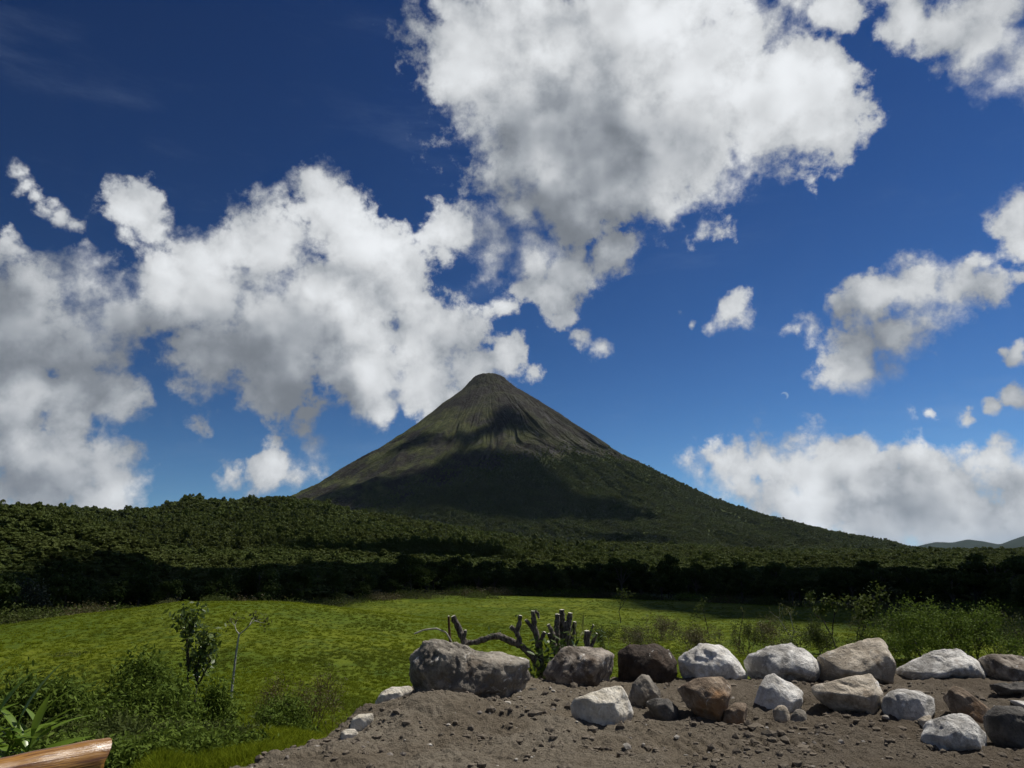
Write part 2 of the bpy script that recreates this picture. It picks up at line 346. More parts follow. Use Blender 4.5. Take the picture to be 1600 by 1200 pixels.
Dm=np.hypot(X,Y); WOOD_D=lambda az: np.interp(np.degrees(az),[-60,-36,-30,-24,-19,-14,-10,-5,0,8,14,36,60],[92,101,108,112,118,142,176,195,205,205,195,175,170])
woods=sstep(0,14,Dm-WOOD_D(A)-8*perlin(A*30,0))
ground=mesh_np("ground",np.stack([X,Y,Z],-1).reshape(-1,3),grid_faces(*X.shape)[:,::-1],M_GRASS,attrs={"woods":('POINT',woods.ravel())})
tag(ground,"rolling green pasture and forest floor reaching to the volcano",None,kind="structure")
# --- volcano
ths=np.concatenate([np.linspace(math.pi-.35,2*math.pi+.35,1000)-VAZ,np.linspace(.35,math.pi-.35,60)[1:-1]-VAZ])
rr=np.concatenate([np.linspace(2,1700,330)[:-1],np.linspace(1700,3900,170)])
TH,RR=np.meshgrid(ths,rr,indexing='ij'); VX=VC.x+RR*np.cos(TH); VY=VC.y+RR*np.sin(TH); VZ=V_(VX,VY)
hb=H(VX,VY); VZ=np.where(RR>3800,np.minimum(VZ,hb-6),VZ)
front_r=np.cos(TH+VAZ)     # +1 on the right flank, -1 on the left
m=MT("volcano_slopes"); p=m.pos(); u=m.attr("ux"); v=m.attr("uy")
cv=m.n("ShaderNodeCombineXYZ"); m.k(u,cv.inputs[0]); m.k(v,cv.inputs[1]); m.k(m.math('MULTIPLY',m.attr("rho"),.0011),cv.inputs[2]); st=cv.outputs[0]
n1_=m.noise(p,.006,7,.65); n2_=m.noise(p,.03,6,.7); s1=m.noise(st,16,5,.62,dist=.3); s2=m.noise(st,42,5,.65)
rock=m.mix(m.mr(n2_,.3,.7),(.020,.018,.0145),(.046,.041,.033)); rock=m.mix(m.mr(s2,.40,.70,0,.6),rock,(.027,.022,.017))
scree=m.mix(n2_,(.075,.071,.066),(.13,.124,.116))
moss=m.mix(m.mr(n2_,.3,.7),(.044,.053,.016),(.098,.104,.038))
c=m.mix(m.math('MULTIPLY',m.mr(n1_,.40,.58),m.attr("moss")),rock,moss)
c=m.mix(m.math('MULTIPLY',m.mr(s1,.50,.66,0,.8),m.attr("scree")),c,scree)
fo=m.mix(m.mr(m.noise(p,.045,5,.75),.35,.65),(.036,.052,.014),(.090,.108,.030))
c=m.mix(m.attr("wood"),c,fo)
M_VOLC=m.done(m.principled(c,.95,m.bump(m.math('ADD',n2_,m.math('MULTIPLY',m.noise(p,.12,4,.7),.5)),.9,15),.1))
bx_,by_=proj(VX,VY,VZ)
tl=np.interp(bx_,[380,480,560,620,700,760,860,950,1050,1200,1500],[40,120,180,240,330,400,470,520,440,340,300])*1.0   # tree line, m above the camera
tl=tl+fbm(VX/160,VY/160,0,4,.6,seed=61)*130
wood=sstep(25,-25,VZ-tl); wood=np.where(VZ<60,1,wood)
mossa=np.clip(sstep(1000,500,VZ)*.7+.35,0,1)*np.clip(1.05-.75*sstep(-.1,.8,front_r),0.1,1)+.35*sstep(850,700,VZ)*sstep(-.2,-.7,front_r)
screea=sstep(1000,800,VZ)*np.exp(-((front_r-.46)/.30)**2)*sstep(150,420,VZ)+.35*np.exp(-((front_r+.08)/.18)**2)*sstep(350,600,VZ)
volcano=mesh_np("volcano",np.stack([VX,VY,VZ],-1).reshape(-1,3),grid_faces(*VX.shape,wrap=True),M_VOLC,attrs={
 "ux":('POINT',np.cos(TH).ravel()),"uy":('POINT',np.sin(TH).ravel()),"rho":('POINT',RR.ravel()),"wood":('POINT',wood.ravel()),"moss":('POINT',np.clip(mossa,0,1).ravel()),"scree":('POINT',np.clip(screea,0,1).ravel())})
tag(volcano,"tall grey-brown volcano cone with green lower flanks",None,kind="structure")
# --- far blue hills at the right
FH=Ridge([(1200,866),(1330,866),(1400,860),(1440,851),(1462,846),(1490,847),(1512,842),(1540,846),(1562,850),(1580,843),(1602,836),(1650,830),(1720,838),(1800,826),(1950,845),(2100,866)],17000,2500,2500)
az_=np.linspace(.2,.95,260); r_=np.linspace(11000,23000,60); A2,R2=np.meshgrid(az_,r_,indexing='ij'); X2=R2*np.sin(A2); Y2=R2*np.cos(A2)
t2=(R2-17000)/2600; zc2=np.interp(A2,FH.az,FH.el); z2=np.tan(zc2)*17000*np.exp(-t2**2)*(1+.45*fbm(X2/1500,Y2/1500,0,5,.55,seed=71)*(1-np.exp(-t2**2*2)))+fbm(X2/500,Y2/500,0,4,.6,seed=72)*22-10
m=MT("far_hills"); p=m.pos(); M_FAR=m.done(m.principled(m.mix(m.noise(p,.004,6,.7),(.010,.017,.010),(.022,.032,.016)),1,None,.05))
far=mesh_np("distant_hills",np.stack([X2,Y2,z2],-1).reshape(-1,3),grid_faces(*X2.shape)[:,::-1],M_FAR); tag(far,"far blue-grey hills low on the horizon",None,kind="structure")
# ------------------------------------------------------------------ FOLIAGE TOOLS
def leaf_cards(P,Nrm,size,rng,aspect=.55,up=.0,jit=.8):
    """diamond leaves at P (n,3), facing roughly along Nrm; returns verts, quads"""
    n=len(P); nn=Nrm+rng.normal(size=(n,3))*jit; nn[:,2]+=up; nn/=np.linalg.norm(nn,axis=1)[:,None]+1e-9
    t=np.cross(nn,rng.normal(size=(n,3))); t/=np.linalg.norm(t,axis=1)[:,None]+1e-9; b=np.cross(nn,t)
    s=(np.asarray(size)*rng.uniform(.65,1.35,n))[:,None] if np.ndim(size)<2 else size
    v=np.stack([P-t*s*.5,P+b*s*aspect*.5,P+t*s*.5-nn*s*.08,P-b*s*aspect*.5],1).reshape(-1,3)
    return v,np.arange(n*4).reshape(n,4)
def crown_cloud(rng,lobes,n,flat=.75,low=.25,width=1.0,shell=.18):
    """points and normals of a lumpy crown: unit width, standing on z=low..1"""
    C=[];Rr=[]
    for i in range(lobes):
        a=rng.uniform(0,2*math.pi); r=.33*math.sqrt(rng.uniform(0,1)); h=rng.uniform(0,1)
        C.append((r*math.cos(a)*width*(1.15-.5*h),r*math.sin(a)*width*(1.15-.5*h),low+.16+(1-low-.30)*h)); Rr.append(rng.uniform(.13,.23)*(1.15-.35*h))
    C=np.array(C); Rr=np.array(Rr); k=rng.choice(lobes,n,p=Rr**2/np.sum(Rr**2)); d=rng.normal(size=(n,3)); d[:,2]=d[:,2]*.8+.35
    d/=np.linalg.norm(d,axis=1)[:,None]; rad=Rr[k]*(1-shell*rng.uniform(0,1,n)**.7*2)
    P=C[k]+d*rad[:,None]*np.array([1,1,flat]); tint=np.clip(rng.uniform(0,1,n)*.55+rng.uniform(0,1,lobes)[k]*.45,0,1)
    return P,d,tint,C,Rr
def tube(path,rad,sides=6):
    path=np.asarray(path,float); n=len(path); rad=np.broadcast_to(rad,(n,)); tg=np.gradient(path,axis=0); tg/=np.linalg.norm(tg,axis=1)[:,None]+1e-9
    ref=np.array([.31,.83,.46]); u=np.cross(tg,ref); u/=np.linalg.norm(u,axis=1)[:,None]+1e-9; w=np.cross(tg,u)
    a=np.linspace(0,2*math.pi,sides,endpoint=False)
    v=path[:,None]+(u[:,None]*np.cos(a)[None,:,None]+w[:,None]*np.sin(a)[None,:,None])*np.asarray(rad)[:,None,None]
    i=np.arange(n-1)[:,None]; j=np.arange(sides)[None]; j2=(j+1)%sides
    f=np.stack([i*sides+j,i*sides+j2,(i+1)*sides+j2,(i+1)*sides+j],-1).reshape(-1,4)
    return v.reshape(-1,3),f
def join(parts):
    V=[];Fc=[];o=0
    for v,f in parts: V.append(v); Fc.append(np.asarray(f)+o); o+=len(v)
    return np.concatenate(V),np.concatenate(Fc)
def skeleton(rng,height,lean=(0,0),trunks=1,levels=3,split=(2,4),ratio=.66,angle=.7,first=.4,r0=.05,wig=.12,up=.25,base_spread=.0):
    """branching limbs: list of (path,radii) and list of (tip, direction, level)"""
    limbs=[];tips=[]
    def grow(p,d,L,r,lv):
        n=4; path=[p.copy()]; q=p.copy()
        for i in range(n):
            d=d+rng.normal(size=3)*wig; d[2]+=up*.12; d/=np.linalg.norm(d); q=q+d*L/n; path.append(q.copy())
        r1=r*(.62 if lv<levels else .3); limbs.append((np.array(path),np.linspace(r,r1,n+1)))
        if lv>=levels:
            for t in path[2:]: tips.append((t,d,lv))
            return
        if lv==levels-1: tips.append((path[-2],d,lv))
        for k in range(rng.randint(split[0],split[1]+1)):
            ax=np.cross(d,rng.normal(size=3)); ax/=np.linalg.norm(ax)+1e-9; an=angle*rng.uniform(.5,1.25)
            nd=d*math.cos(an)+ax*math.sin(an); nd[2]+=up; nd/=np.linalg.norm(nd)
            grow(path[-1] if rng.rand()<.65 else path[-2],nd,L*ratio*rng.uniform(.7,1.2),r1,lv+1)
    for k in range(trunks):
        a=rng.uniform(0,6.28); d=np.array([lean[0]+base_spread*math.cos(a),lean[1]+base_spread*math.sin(a),1.]); d/=np.linalg.norm(d)
        grow(np.array([.3*base_spread*math.cos(a)*height*.2,.3*base_spread*math.sin(a)*height*.2,-.15]),d,height*first*rng.uniform(.85,1.15),r0*(1 if trunks==1 else rng.uniform(.6,1)),1)
    return limbs,tips
def foliage_at(rng,tips,per,rad,size,aspect,up=.3,droop=0):
    P=np.array([t[0] for t in tips]); k=rng.randint(0,len(P),per*len(P)); off=rng.normal(size=(len(k),3))*rad; pts=P[k]+off; pts[:,2]-=droop*np.abs(rng.normal(size=len(k)))
    v,f=leaf_cards(pts,off/(np.linalg.norm(off,axis=1)[:,None]+1e-9)*.5,size,rng,aspect,up,.7)
    tint=np.clip(rng.uniform(0,1,len(P))[k]*.5+rng.uniform(0,1,len(k))*.5,0,1)
    return v,f,tint
# ------------------------------------------------------------------ FOREST (one mass, nobody could count it)
M_FOREST=leafmat("forest_leaves",(.042,.062,.014),(.110,.136,.034),.22,.7,.06,(.012,(.066,.080,.020)))
M_TRUNK=barkmat("tree_bark",(.05,.045,.035),(.11,.10,.085),6)
protos=bpy.data.collections.new("forest_tree_kinds")
for k in range(6):
    rng=np.random.RandomState(100+k); P,nr,ti,_,_=crown_cloud(rng,[9,12,7,14,10,8][k],620,[.7,.8,.9,.65,.8,1.0][k],.05,[1.15,1.05,.9,1.2,1,.85][k])
    v,f=leaf_cards(P,nr,.105,rng,.8,.2,.55); po=mesh_np("forest_tree_kind",v,f,M_FOREST,smooth=False,attrs={"tint":('FACE',ti)},link=False); protos.objects.link(po)
for k in range(4):
    rng=np.random.RandomState(150+k); P,nr,ti,_,_=crown_cloud(rng,[6,8,5,7][k],130,[.8,.8,.9,.7][k],.05,[1.1,1.,.9,1.1][k],.05)
    v,f=leaf_cards(P,nr,.22,rng,.85,.2,.4); po=mesh_np("forest_tree_kind_far",v,f,M_FOREST,smooth=False,attrs={"tint":('FACE',ti)},link=False); protos.objects.link(po)
def instance_object(name,pts,scale,hgt,rotz,idx,coll,nrm=None):
    me=bpy.data.meshes.new(name); me.vertices.add(len(pts)); me.vertices.foreach_set("co",np.asarray(pts,np.float32).ravel())
    for nm,arr in (("size",scale),("tall",hgt),("turn",rotz)):
        a=me.attributes.new(nm,'FLOAT','POINT'); a.data.foreach_set('value',np.asarray(arr,np.float32))
    a=me.attributes.new("sort",'INT','POINT'); a.data.foreach_set('value',np.asarray(idx,np.int32))
    o=bpy.data.objects.new(name,me); COL.objects.link(o)
    t=bpy.data.node_groups.new(name,'GeometryNodeTree'); t.interface.new_socket("Geometry",in_out='INPUT',socket_type='NodeSocketGeometry'); t.interface.new_socket("Geometry",in_out='OUTPUT',socket_type='NodeSocketGeometry')
    n=t.nodes.new; k=t.links.new; gi=n("NodeGroupInput"); go=n("NodeGroupOutput")
    def at_(nm,ty='FLOAT'):
        q=n("GeometryNodeInputNamedAttribute"); q.data_type=ty; q.inputs[0].default_value=nm; return q.outputs["Attribute"]
    ci=n("GeometryNodeCollectionInfo"); ci.inputs[0].default_value=coll; ci.inputs["Separate Children"].default_value=True; ci.inputs["Reset Children"].default_value=True
    ip=n("GeometryNodeInstanceOnPoints"); k(gi.outputs[0],ip.inputs["Points"]); k(ci.outputs[0],ip.inputs["Instance"]); ip.inputs["Pick Instance"].default_value=True; k(at_("sort",'INT'),ip.inputs["Instance Index"])
    cr=n("ShaderNodeCombineXYZ"); k(at_("turn"),cr.inputs[2]); k(cr.outputs[0],ip.inputs["Rotation"])
    cs=n("ShaderNodeCombineXYZ"); s=at_("size"); k(s,cs.inputs[0]); k(s,cs.inputs[1]); k(at_("tall"),cs.inputs[2]); k(cs.outputs[0],ip.inputs["Scale"])
    k(ip.outputs[0],go.inputs[0]); md=o.modifiers.new(name,'NODES'); md.node_group=t; return o
TLX,TLZ=[380,480,560,620,700,760,860,950,1050,1200,1500],[40,120,180,240,330,400,470,520,440,340,300]
def forest_points():
    rng=np.random.RandomState(5); out=[]; azb=np.linspace(-1.06,1.06,1100); hor=np.full(1100,-.2); d=100.0
    while d<4400:
        s=4.7+d*.0016 if d<2000 else 7.9+(d-2000)*.0014
        n=int(2.12*d/s); az=np.linspace(-1.06,1.06,n)+rng.uniform(-.5,.5,n)*s/d; dd=d+rng.uniform(-.5,.5,n)*s
        x=dd*np.sin(az); y=dd*np.cos(az); zg=H(x,y); zv=V_(x,y) if d>700 else zg-99; z=np.maximum(zg,zv)
        onv_=zv>zg; ppx,_q=proj(x,y,z); tl_=np.interp(ppx,TLX,TLZ)+fbm(x/160,y/160,0,4,.6,seed=61)*130
        wd_=s*rng.uniform(.95,2.0,n)*np.where(onv_,.55+.45*sstep(60,-90,z-tl_),1)*(1+.35*perlin(x/60,y/60,0,9)); ht=np.clip(wd_*rng.uniform(.75,1.25,n),4,17)*np.where(rng.rand(n)<.07,1.4,1)*np.where(dd<520,.62,1)*np.where((dd<300)&(az<-.12),.75,1)*np.where(az>.12,.75,1)
        keep=dd>WOOD_D(az)+6+9*perlin(az*30,0)+np.where(dd<330,18,0)
        onv=zv>zg
        tlp=tl_
        thin=rng.rand(n)<sstep(110,-90,z-tlp)
        keep&=(~onv)|thin|(z<60)
        el=(z+ht-CAM.z)/dd; h=np.interp(az,azb,hor); keep&=el>h-.004
        ok=keep&((np.abs(az)<.74)|(d<2200))
        out.append(np.stack([x,y,z-.12*ht,wd_,ht,dd],1)[ok])
        eg=np.interp(azb,az,(z-CAM.z)/dd+.4*ht/dd*keep); hor=np.maximum(hor,eg); d+=s*.86
    return np.concatenate(out)
FP=forest_points(); rng=np.random.RandomState(6); nF=len(FP); print("forest points",nF)
idx=np.where(FP[:,5]<900,rng.randint(0,6,nF),6+rng.randint(0,4,nF))
forest=instance_object("forest",FP[:,:3],FP[:,3],FP[:,4],rng.uniform(0,6.28,nF),idx,protos)
tag(forest,"dense green rainforest covering the hills and lower volcano slopes","forest",kind="stuff")
# ------------------------------------------------------------------ UNSEEN CLOUDS OVERHEAD (added and shaped so their shade lies on the land)
m=MT("shade_cloud_white"); M_CLOUD=m.done(m.principled((.92,.93,.94),1,None,0))
def shade_cloud(label,polys,dmin,dmax,alt,step,thick,seed):
    xs=np.arange(-dmax*.95,dmax*.95,step); ys=np.arange(dmin*.75,dmax,step); Xg,Yg=np.meshgrid(xs,ys,indexing='ij'); Zg=HT(Xg,Yg)
    dd=np.hypot(Xg,Yg); px,py=proj(Xg,Yg,Zg+5*(dd>WOOD_D(np.arctan2(Xg,Yg))-12)); j=dd*0
    wob=fbm(Xg/(step*9),Yg/(step*9),0,4,.6,seed=seed)*22; mask=np.zeros(Xg.shape,bool)
    for P in polys: mask|=inpoly(px+wob,py+wob*.35,P)
    mask&=(dd>dmin)&(dd<dmax)
    t=mask.astype(float)
    for _ in range(5): t=(t+np.roll(t,1,0)+np.roll(t,-1,0)+np.roll(t,1,1)+np.roll(t,-1,1))/5
    mask=t>.45
    cm=mask[:-1,:-1]&mask[1:,:-1]&mask[1:,1:]&mask[:-1,1:]
    use=np.zeros(mask.shape,int)
    for a,b in ((0,0),(1,0),(1,1),(0,1)): use[a:a+cm.shape[0],b:b+cm.shape[1]]+=cm
    inner=use==4; sh=(alt-Zg)/SUN.z
    base=np.stack([Xg+SUN.x*sh,Yg+SUN.y*sh,np.full(Xg.shape,alt)],-1)
    th=np.where(inner,np.sqrt(np.clip(t-.45,0,1))*thick*(1+.8*fbm(Xg/(step*6),Yg/(step*6),0,4,.6,seed=seed+1)),0)
    top=base.copy(); top[...,2]+=th; bot=base.copy(); bot[...,2]-=th*.3
    n=mask.size; it=np.arange(n).reshape(mask.shape); ib=np.where(inner,it+n,it)
    i,jj=np.nonzero(cm)
    def q(ix): return np.stack([ix[i,jj],ix[i+1,jj],ix[i+1,jj+1],ix[i,jj+1]],1)
    fc=np.concatenate([q(it),q(ib)[:,::-1]]); vv=np.concatenate([top.reshape(-1,3),bot.reshape(-1,3)])
    u,inv=np.unique(fc,return_inverse=True); vv=vv[u]; fc=inv.reshape(-1,4)
    a,b=proj(vv[:,0],vv[:,1],vv[:,2]); fr=(vv[:,1]*math.cos(T)+vv[:,2]*math.sin(T))>0
    print(label,len(fc),"lowest row",b[fr&(a>-60)&(a<1660)].max() if (fr&(a>-60)&(a<1660)).any() else None)
    o=mesh_np("cloud",vv,fc,M_CLOUD); tag(o,label,"cloud"); return o
VP1=[(430,779),(470,777),(503,768),(560,752),(616,740),(663,733),(690,708),(720,698),(766,696),(841,705),(850,724),(888,747),(874,771),(963,776),(991,790),(1040,806),(1056,814),(980,818),(869,814),(800,816),(752,811),(719,799),(660,802),(597,798),(522,792),(503,785)]  # outlines of the shade wanted on the land, for the added clouds
VP2=[(650,695),(662,690),(700,675),(738,668),(766,654),(775,628),(799,626),(822,644),(846,662),(870,690),(850,690),(813,672),(775,680),(747,685),(719,690)]
VP3=[(850,840),(960,834),(1080,840),(1150,846),(1080,850),(960,852),(900,849)]
VP4=[(600,705),(640,688),(660,676),(690,668),(660,690),(630,712)]
MP=[(345,874),(450,858),(560,850),(700,848),(770,860),(860,885),(1000,892),(1000,900),(300,905)]
NP=[(-300,872),(0,866),(60,850),(110,836),(160,842),(215,858),(270,872),(330,884),(400,880),(520,876),(860,888),(1000,886),(1300,880),(1600,876),(2000,872),(2000,944),(1500,938),(1100,930),(900,924),(760,924),(560,930),(400,946),(200,968),(60,990),(-300,1010)]
shade_cloud("unseen high cloud, added and shaped to shade the volcano",[VP1,VP2,VP3,VP4],1700,4700,7600,32,140,301)
shade_cloud("unseen cloud, added and shaped to shade the low forest mound",[MP],480,1500,4200,16,200,311)
SP=[(930,938),(1000,958),(1100,972),(1300,982),(1390,1004),(1600,1010),(2000,1015),(2000,925),(930,920)]  # further shade outline over the right-hand pasture and shrubs
shade_cloud("unseen low cloud, added to shade the tree line and far pasture",[NP,SP],96,450,1300,9,34,321)
# ------------------------------------------------------------------ DIRT TERRACE
EDGE=[(300,1222),(362,1196),(440,1173),(505,1153),(540,1138),(560,1116),(600,1096),(640,1076),(662,1063),(850,1059),(1060,1057),(1300,1057),(1600,1055),(2200,1055),(2600,1250),(1600,1900),(300,1900)]
TP=[(gplane(*p).x,gplane(*p).y) for p in EDGE]
def sdist(x,y):
    dm=np.full(np.shape(x),1e9)
    for i in range(len(TP)):
        a=np.array(TP[i]); b=np.array(TP[(i+1)%len(TP)]); ab=b-a; t=np.clip(((x-a[0])*ab[0]+(y-a[1])*ab[1])/(ab@ab),0,1)
        dm=np.minimum(dm,np.hypot(x-a[0]-t*ab[0],y-a[1]-t*ab[1]))
    return np.where(inpoly(x,y,TP),-dm,dm)
mound=gplane(700,1118); mound2=gplane(640,1120)
def TZ(x,y,fine=True):
    s=sdist(x,y)+.12*fbm(x*1.7,y*1.7,0,3,seed=81); out=np.maximum(s,0)
    z=-.72*out-.10*out**2*.5
    z=z+fbm(x*.55,y*.55,0,3,.5,seed=82)*.075
    z=z+.17*np.exp(-((x-mound.x)/.75)**2-((y-mound.y)/.45)**2)+.08*np.exp(-((x-mound2.x)/.4)**2-((y-mound2.y)/.35)**2)
    z=z+(.03+.10*fbm(x*1.6,y*2.5,0,3,.6,seed=93))*np.exp(-((y-8.55-.05*x)/.42)**2)*sstep(.3,1.6,x)
    if fine:
        rut=sstep(6.75,6.3,y)*sstep(-.6,1.2,x)
        z=z+fbm(x*2.2,y*3.2,0,4,.6,seed=83)*.11*(1-.6*rut)+np.maximum(fbm(x*7,y*7,0,3,.6,seed=84),0)*.040*sstep(-.15,.35,fbm(x*.9,y*.9,0,2,seed=88))+.012*fbm(x*5,y*6,0,3,.6,seed=89)*(1-.7*rut)+fbm(x*21,y*21,0,3,.6,seed=85)*.020
        z=z+rut*fbm(x*.8,y*11,0,3,.5,seed=86)*.035
        tw=sstep(1.25,1.45,x)*sstep(2.95,2.7,x)*sstep(6.72,6.76,y)*sstep(7.12,7.08,y)
        lug=sstep(-.15,.15,np.sin(x*2*math.pi/.13)); z=z*(1-.6*tw)+tw*(lug*.026-.02)
    return z
az=np.linspace(-.62,.80,780); r=np.concatenate([np.geomspace(2.2,5.4,20)[:-1],np.geomspace(5.4,9.5,300)[:-1],np.geomspace(9.5,17,110)])
A,R=np.meshgrid(az,r,indexing='ij'); X=R*np.sin(A); Y=R*np.cos(A); Z=TZ(X,Y)
m=MT("dirt"); p=m.pos(); a1=m.noise(p,1.1,5,.6); a2=m.noise(p,9,6,.7); a3=m.noise(p,60,4,.7)
c=m.mix(m.mr(a1,.36,.66),(.150,.124,.090),(.215,.186,.142)); c=m.mix(m.mr(a2,.45,.80,0,.6),c,(.095,.074,.053)); c=m.mix(m.mr(a3,.58,.78,0,.6),c,(.30,.27,.22))
sxy=m.n('ShaderNodeSeparateXYZ'); m.k(p,sxy.inputs[0]); moist=m.mr(m.math('ADD',m.math('MULTIPLY',sxy.outputs[0],.16),a1),.55,1.05,0,.55); c=m.mix(moist,c,(.070,.054,.040))   # damp soil with its own blotches
M_DIRT=m.done(m.principled(c,.97,m.bump(m.math('ADD',m.math('MULTIPLY',a2,.8),m.math('MULTIPLY',a3,.5)),1.0,.06),.1))
dirt=mesh_np("dirt_terrace",np.stack([X,Y,Z],-1).reshape(-1,3),grid_faces(*X.shape)[:,::-1],M_DIRT); tag(dirt,"bare brown dirt terrace with clods and tyre tracks",None,kind="structure")
# unit icospheres
def ico(sub):
    b=bmesh.new(); bmesh.ops.create_icosphere(b,subdivisions=sub,radius=1); b.verts.ensure_lookup_table()
    v=np.array([q.co[:] for q in b.verts]); f=np.array([[q.index for q in fc.verts] for fc in b.faces]); b.free(); return v,f
ICO={k:ico(k) for k in (1,2,4,5,6)}
def scatter(name,n,xr,smin,smax,mat,seed,flat=.7,power=2.5,dmin=5.6,dmax=11.5):
    rng=np.random.RandomState(seed); az=rng.uniform(*xr,n*3); d=dmin+(dmax-dmin)*rng.uniform(0,1,n*3)**1.4; x=d*np.sin(az); y=d*np.cos(az); ok=(sdist(x,y)<.25)&(fbm(x*1.1,y*1.6,0,3,seed=seed+90)>rng.uniform(-.25,.45,n*3)); x=x[ok][:n]; y=y[ok][:n]; n=len(x)
    bv,bf=ICO[1]; s=smin+(smax-smin)*rng.uniform(0,1,n)**power; z=TZ(x,y)
    k=bv[None]*rng.uniform(.65,1.3,(n,len(bv),1))*s[:,None,None]*rng.uniform(.7,1.3,(n,1,3)); k[...,2]*=flat; k+=np.stack([x,y,z+s*.15],1)[:,None]
    f=(bf[None]+np.arange(n)[:,None,None]*len(bv)).reshape(-1,3); o=mesh_np(name,k.reshape(-1,3),f,mat,smooth=False); return o
m=MT("soil_clod"); c=m.mix(m.noise(m.pos(),6,5,.7),(.095,.077,.058),(.20,.17,.132)); M_CLOD=m.done(m.principled(c,.97,m.bump(m.noise(m.pos(),70,4,.7),.8,.01),.1))
m=MT("pebble"); c=m.mix(m.mr(m.noise(m.pos(),2.5,3,.6),.4,.65),(.16,.14,.12),(.42,.39,.34)); M_PEB=m.done(m.principled(c,.9,m.bump(m.noise(m.pos(),60,4,.7),.6,.005),.2))
tag(scatter("soil_clods",14000,(-.5,.72),.004,.045,M_CLOD,1,power=9),"loose clods of brown soil over the terrace","soil",kind="stuff")
tag(scatter("pebbles",420,(-.5,.72),.006,.034,M_PEB,2,power=2.2),"pale pebbles scattered over the dirt","pebbles",kind="stuff")
tag(scatter('rubble',90,(-.02,.62),.02,.07,M_CLOD,3,power=1.8,dmin=7.2,dmax=10.6),'broken stones and rubble lying between the boulders','rubble',kind='stuff')
# ------------------------------------------------------------------ BOULDERS
def rockmat(name,dark,light,crust=.0,stain=.0,stc=(.11,.07,.04),scale=3.0,cc=(.76,.74,.69)):
    t=MT(name); p=t.pos(1,True); n=t.noise(p,scale,7,.66,dist=.4); n2=t.noise(p,scale*.45,5,.6); n3=t.noise(p,scale*9,5,.7); n4=t.noise(p,scale*1.7,6,.7,dist=1.2)
    c=t.mix(t.mr(n,.40,.60),dark,light); c=t.mix(t.mr(n3,.5,.75,0,.6),c,tuple(x*.45 for x in dark))
    if crust: c=t.mix(t.mr(n4,.62-.25*crust,.70-.12*crust,0,.9),c,cc)
    if stain: c=t.mix(t.mr(n2,.66-.3*stain,.72-.15*stain,0,.85),c,stc)
    sz_=t.n("ShaderNodeSeparateXYZ"); t.k(t.n("ShaderNodeTexCoord").outputs["Generated"],sz_.inputs[0])   # soil splashed round the foot
    c=t.mix(t.mr(t.math('ADD',sz_.outputs[2],t.math('MULTIPLY',n2,.5)),.30,.48,.75,0),c,(.135,.110,.083)); c=t.mix(t.mr(t.noise(p,scale*2.6,7,.72,dist=2.0),.62,.70,0,.45),c,tuple(x*.4 for x in dark))
    h=t.math('ADD',t.math('MULTIPLY',n,.6),t.math('MULTIPLY',n3,.22)); vr=t.n("ShaderNodeTexVoronoi"); vr.feature='DISTANCE_TO_EDGE'; t.k(t.pos(1,True),vr.inputs["Vector"]); vr.inputs["Scale"].default_value=scale*1.3
    b=t.bump(h,1.0,.11)
    return t.done(t.principled(c,.88,b,.25))
RM=dict(
 grey=rockmat("rock_grey",(.15,.132,.108),(.34,.305,.25),.12,.35,(.12,.092,.065)),
 greyw=rockmat("rock_grey_white",(.28,.265,.24),(.62,.60,.56),.45,.1),
 white=rockmat("rock_white",(.50,.47,.42),(.78,.76,.71),.55,.12,(.22,.17,.12)),
 tan=rockmat("rock_tan",(.30,.255,.195),(.58,.51,.41),.12,.25,(.17,.125,.08)),
 brown=rockmat("rock_brown",(.038,.028,.021),(.085,.064,.048),.06,.3,(.075,.048,.03)),
 browntop=rockmat("rock_brown_pale",(.10,.080,.062),(.40,.35,.29),.2,.35,(.09,.062,.042)),
 orange=rockmat("rock_orange",(.13,.094,.064),(.36,.28,.20),.1,.45,(.24,.125,.05)),
 dark=rockmat("rock_dark",(.06,.056,.05),(.16,.147,.13),.06,.1),
 pale=rockmat("rock_pale",(.50,.45,.36),(.72,.67,.57),.3,.1,(.28,.22,.15)))
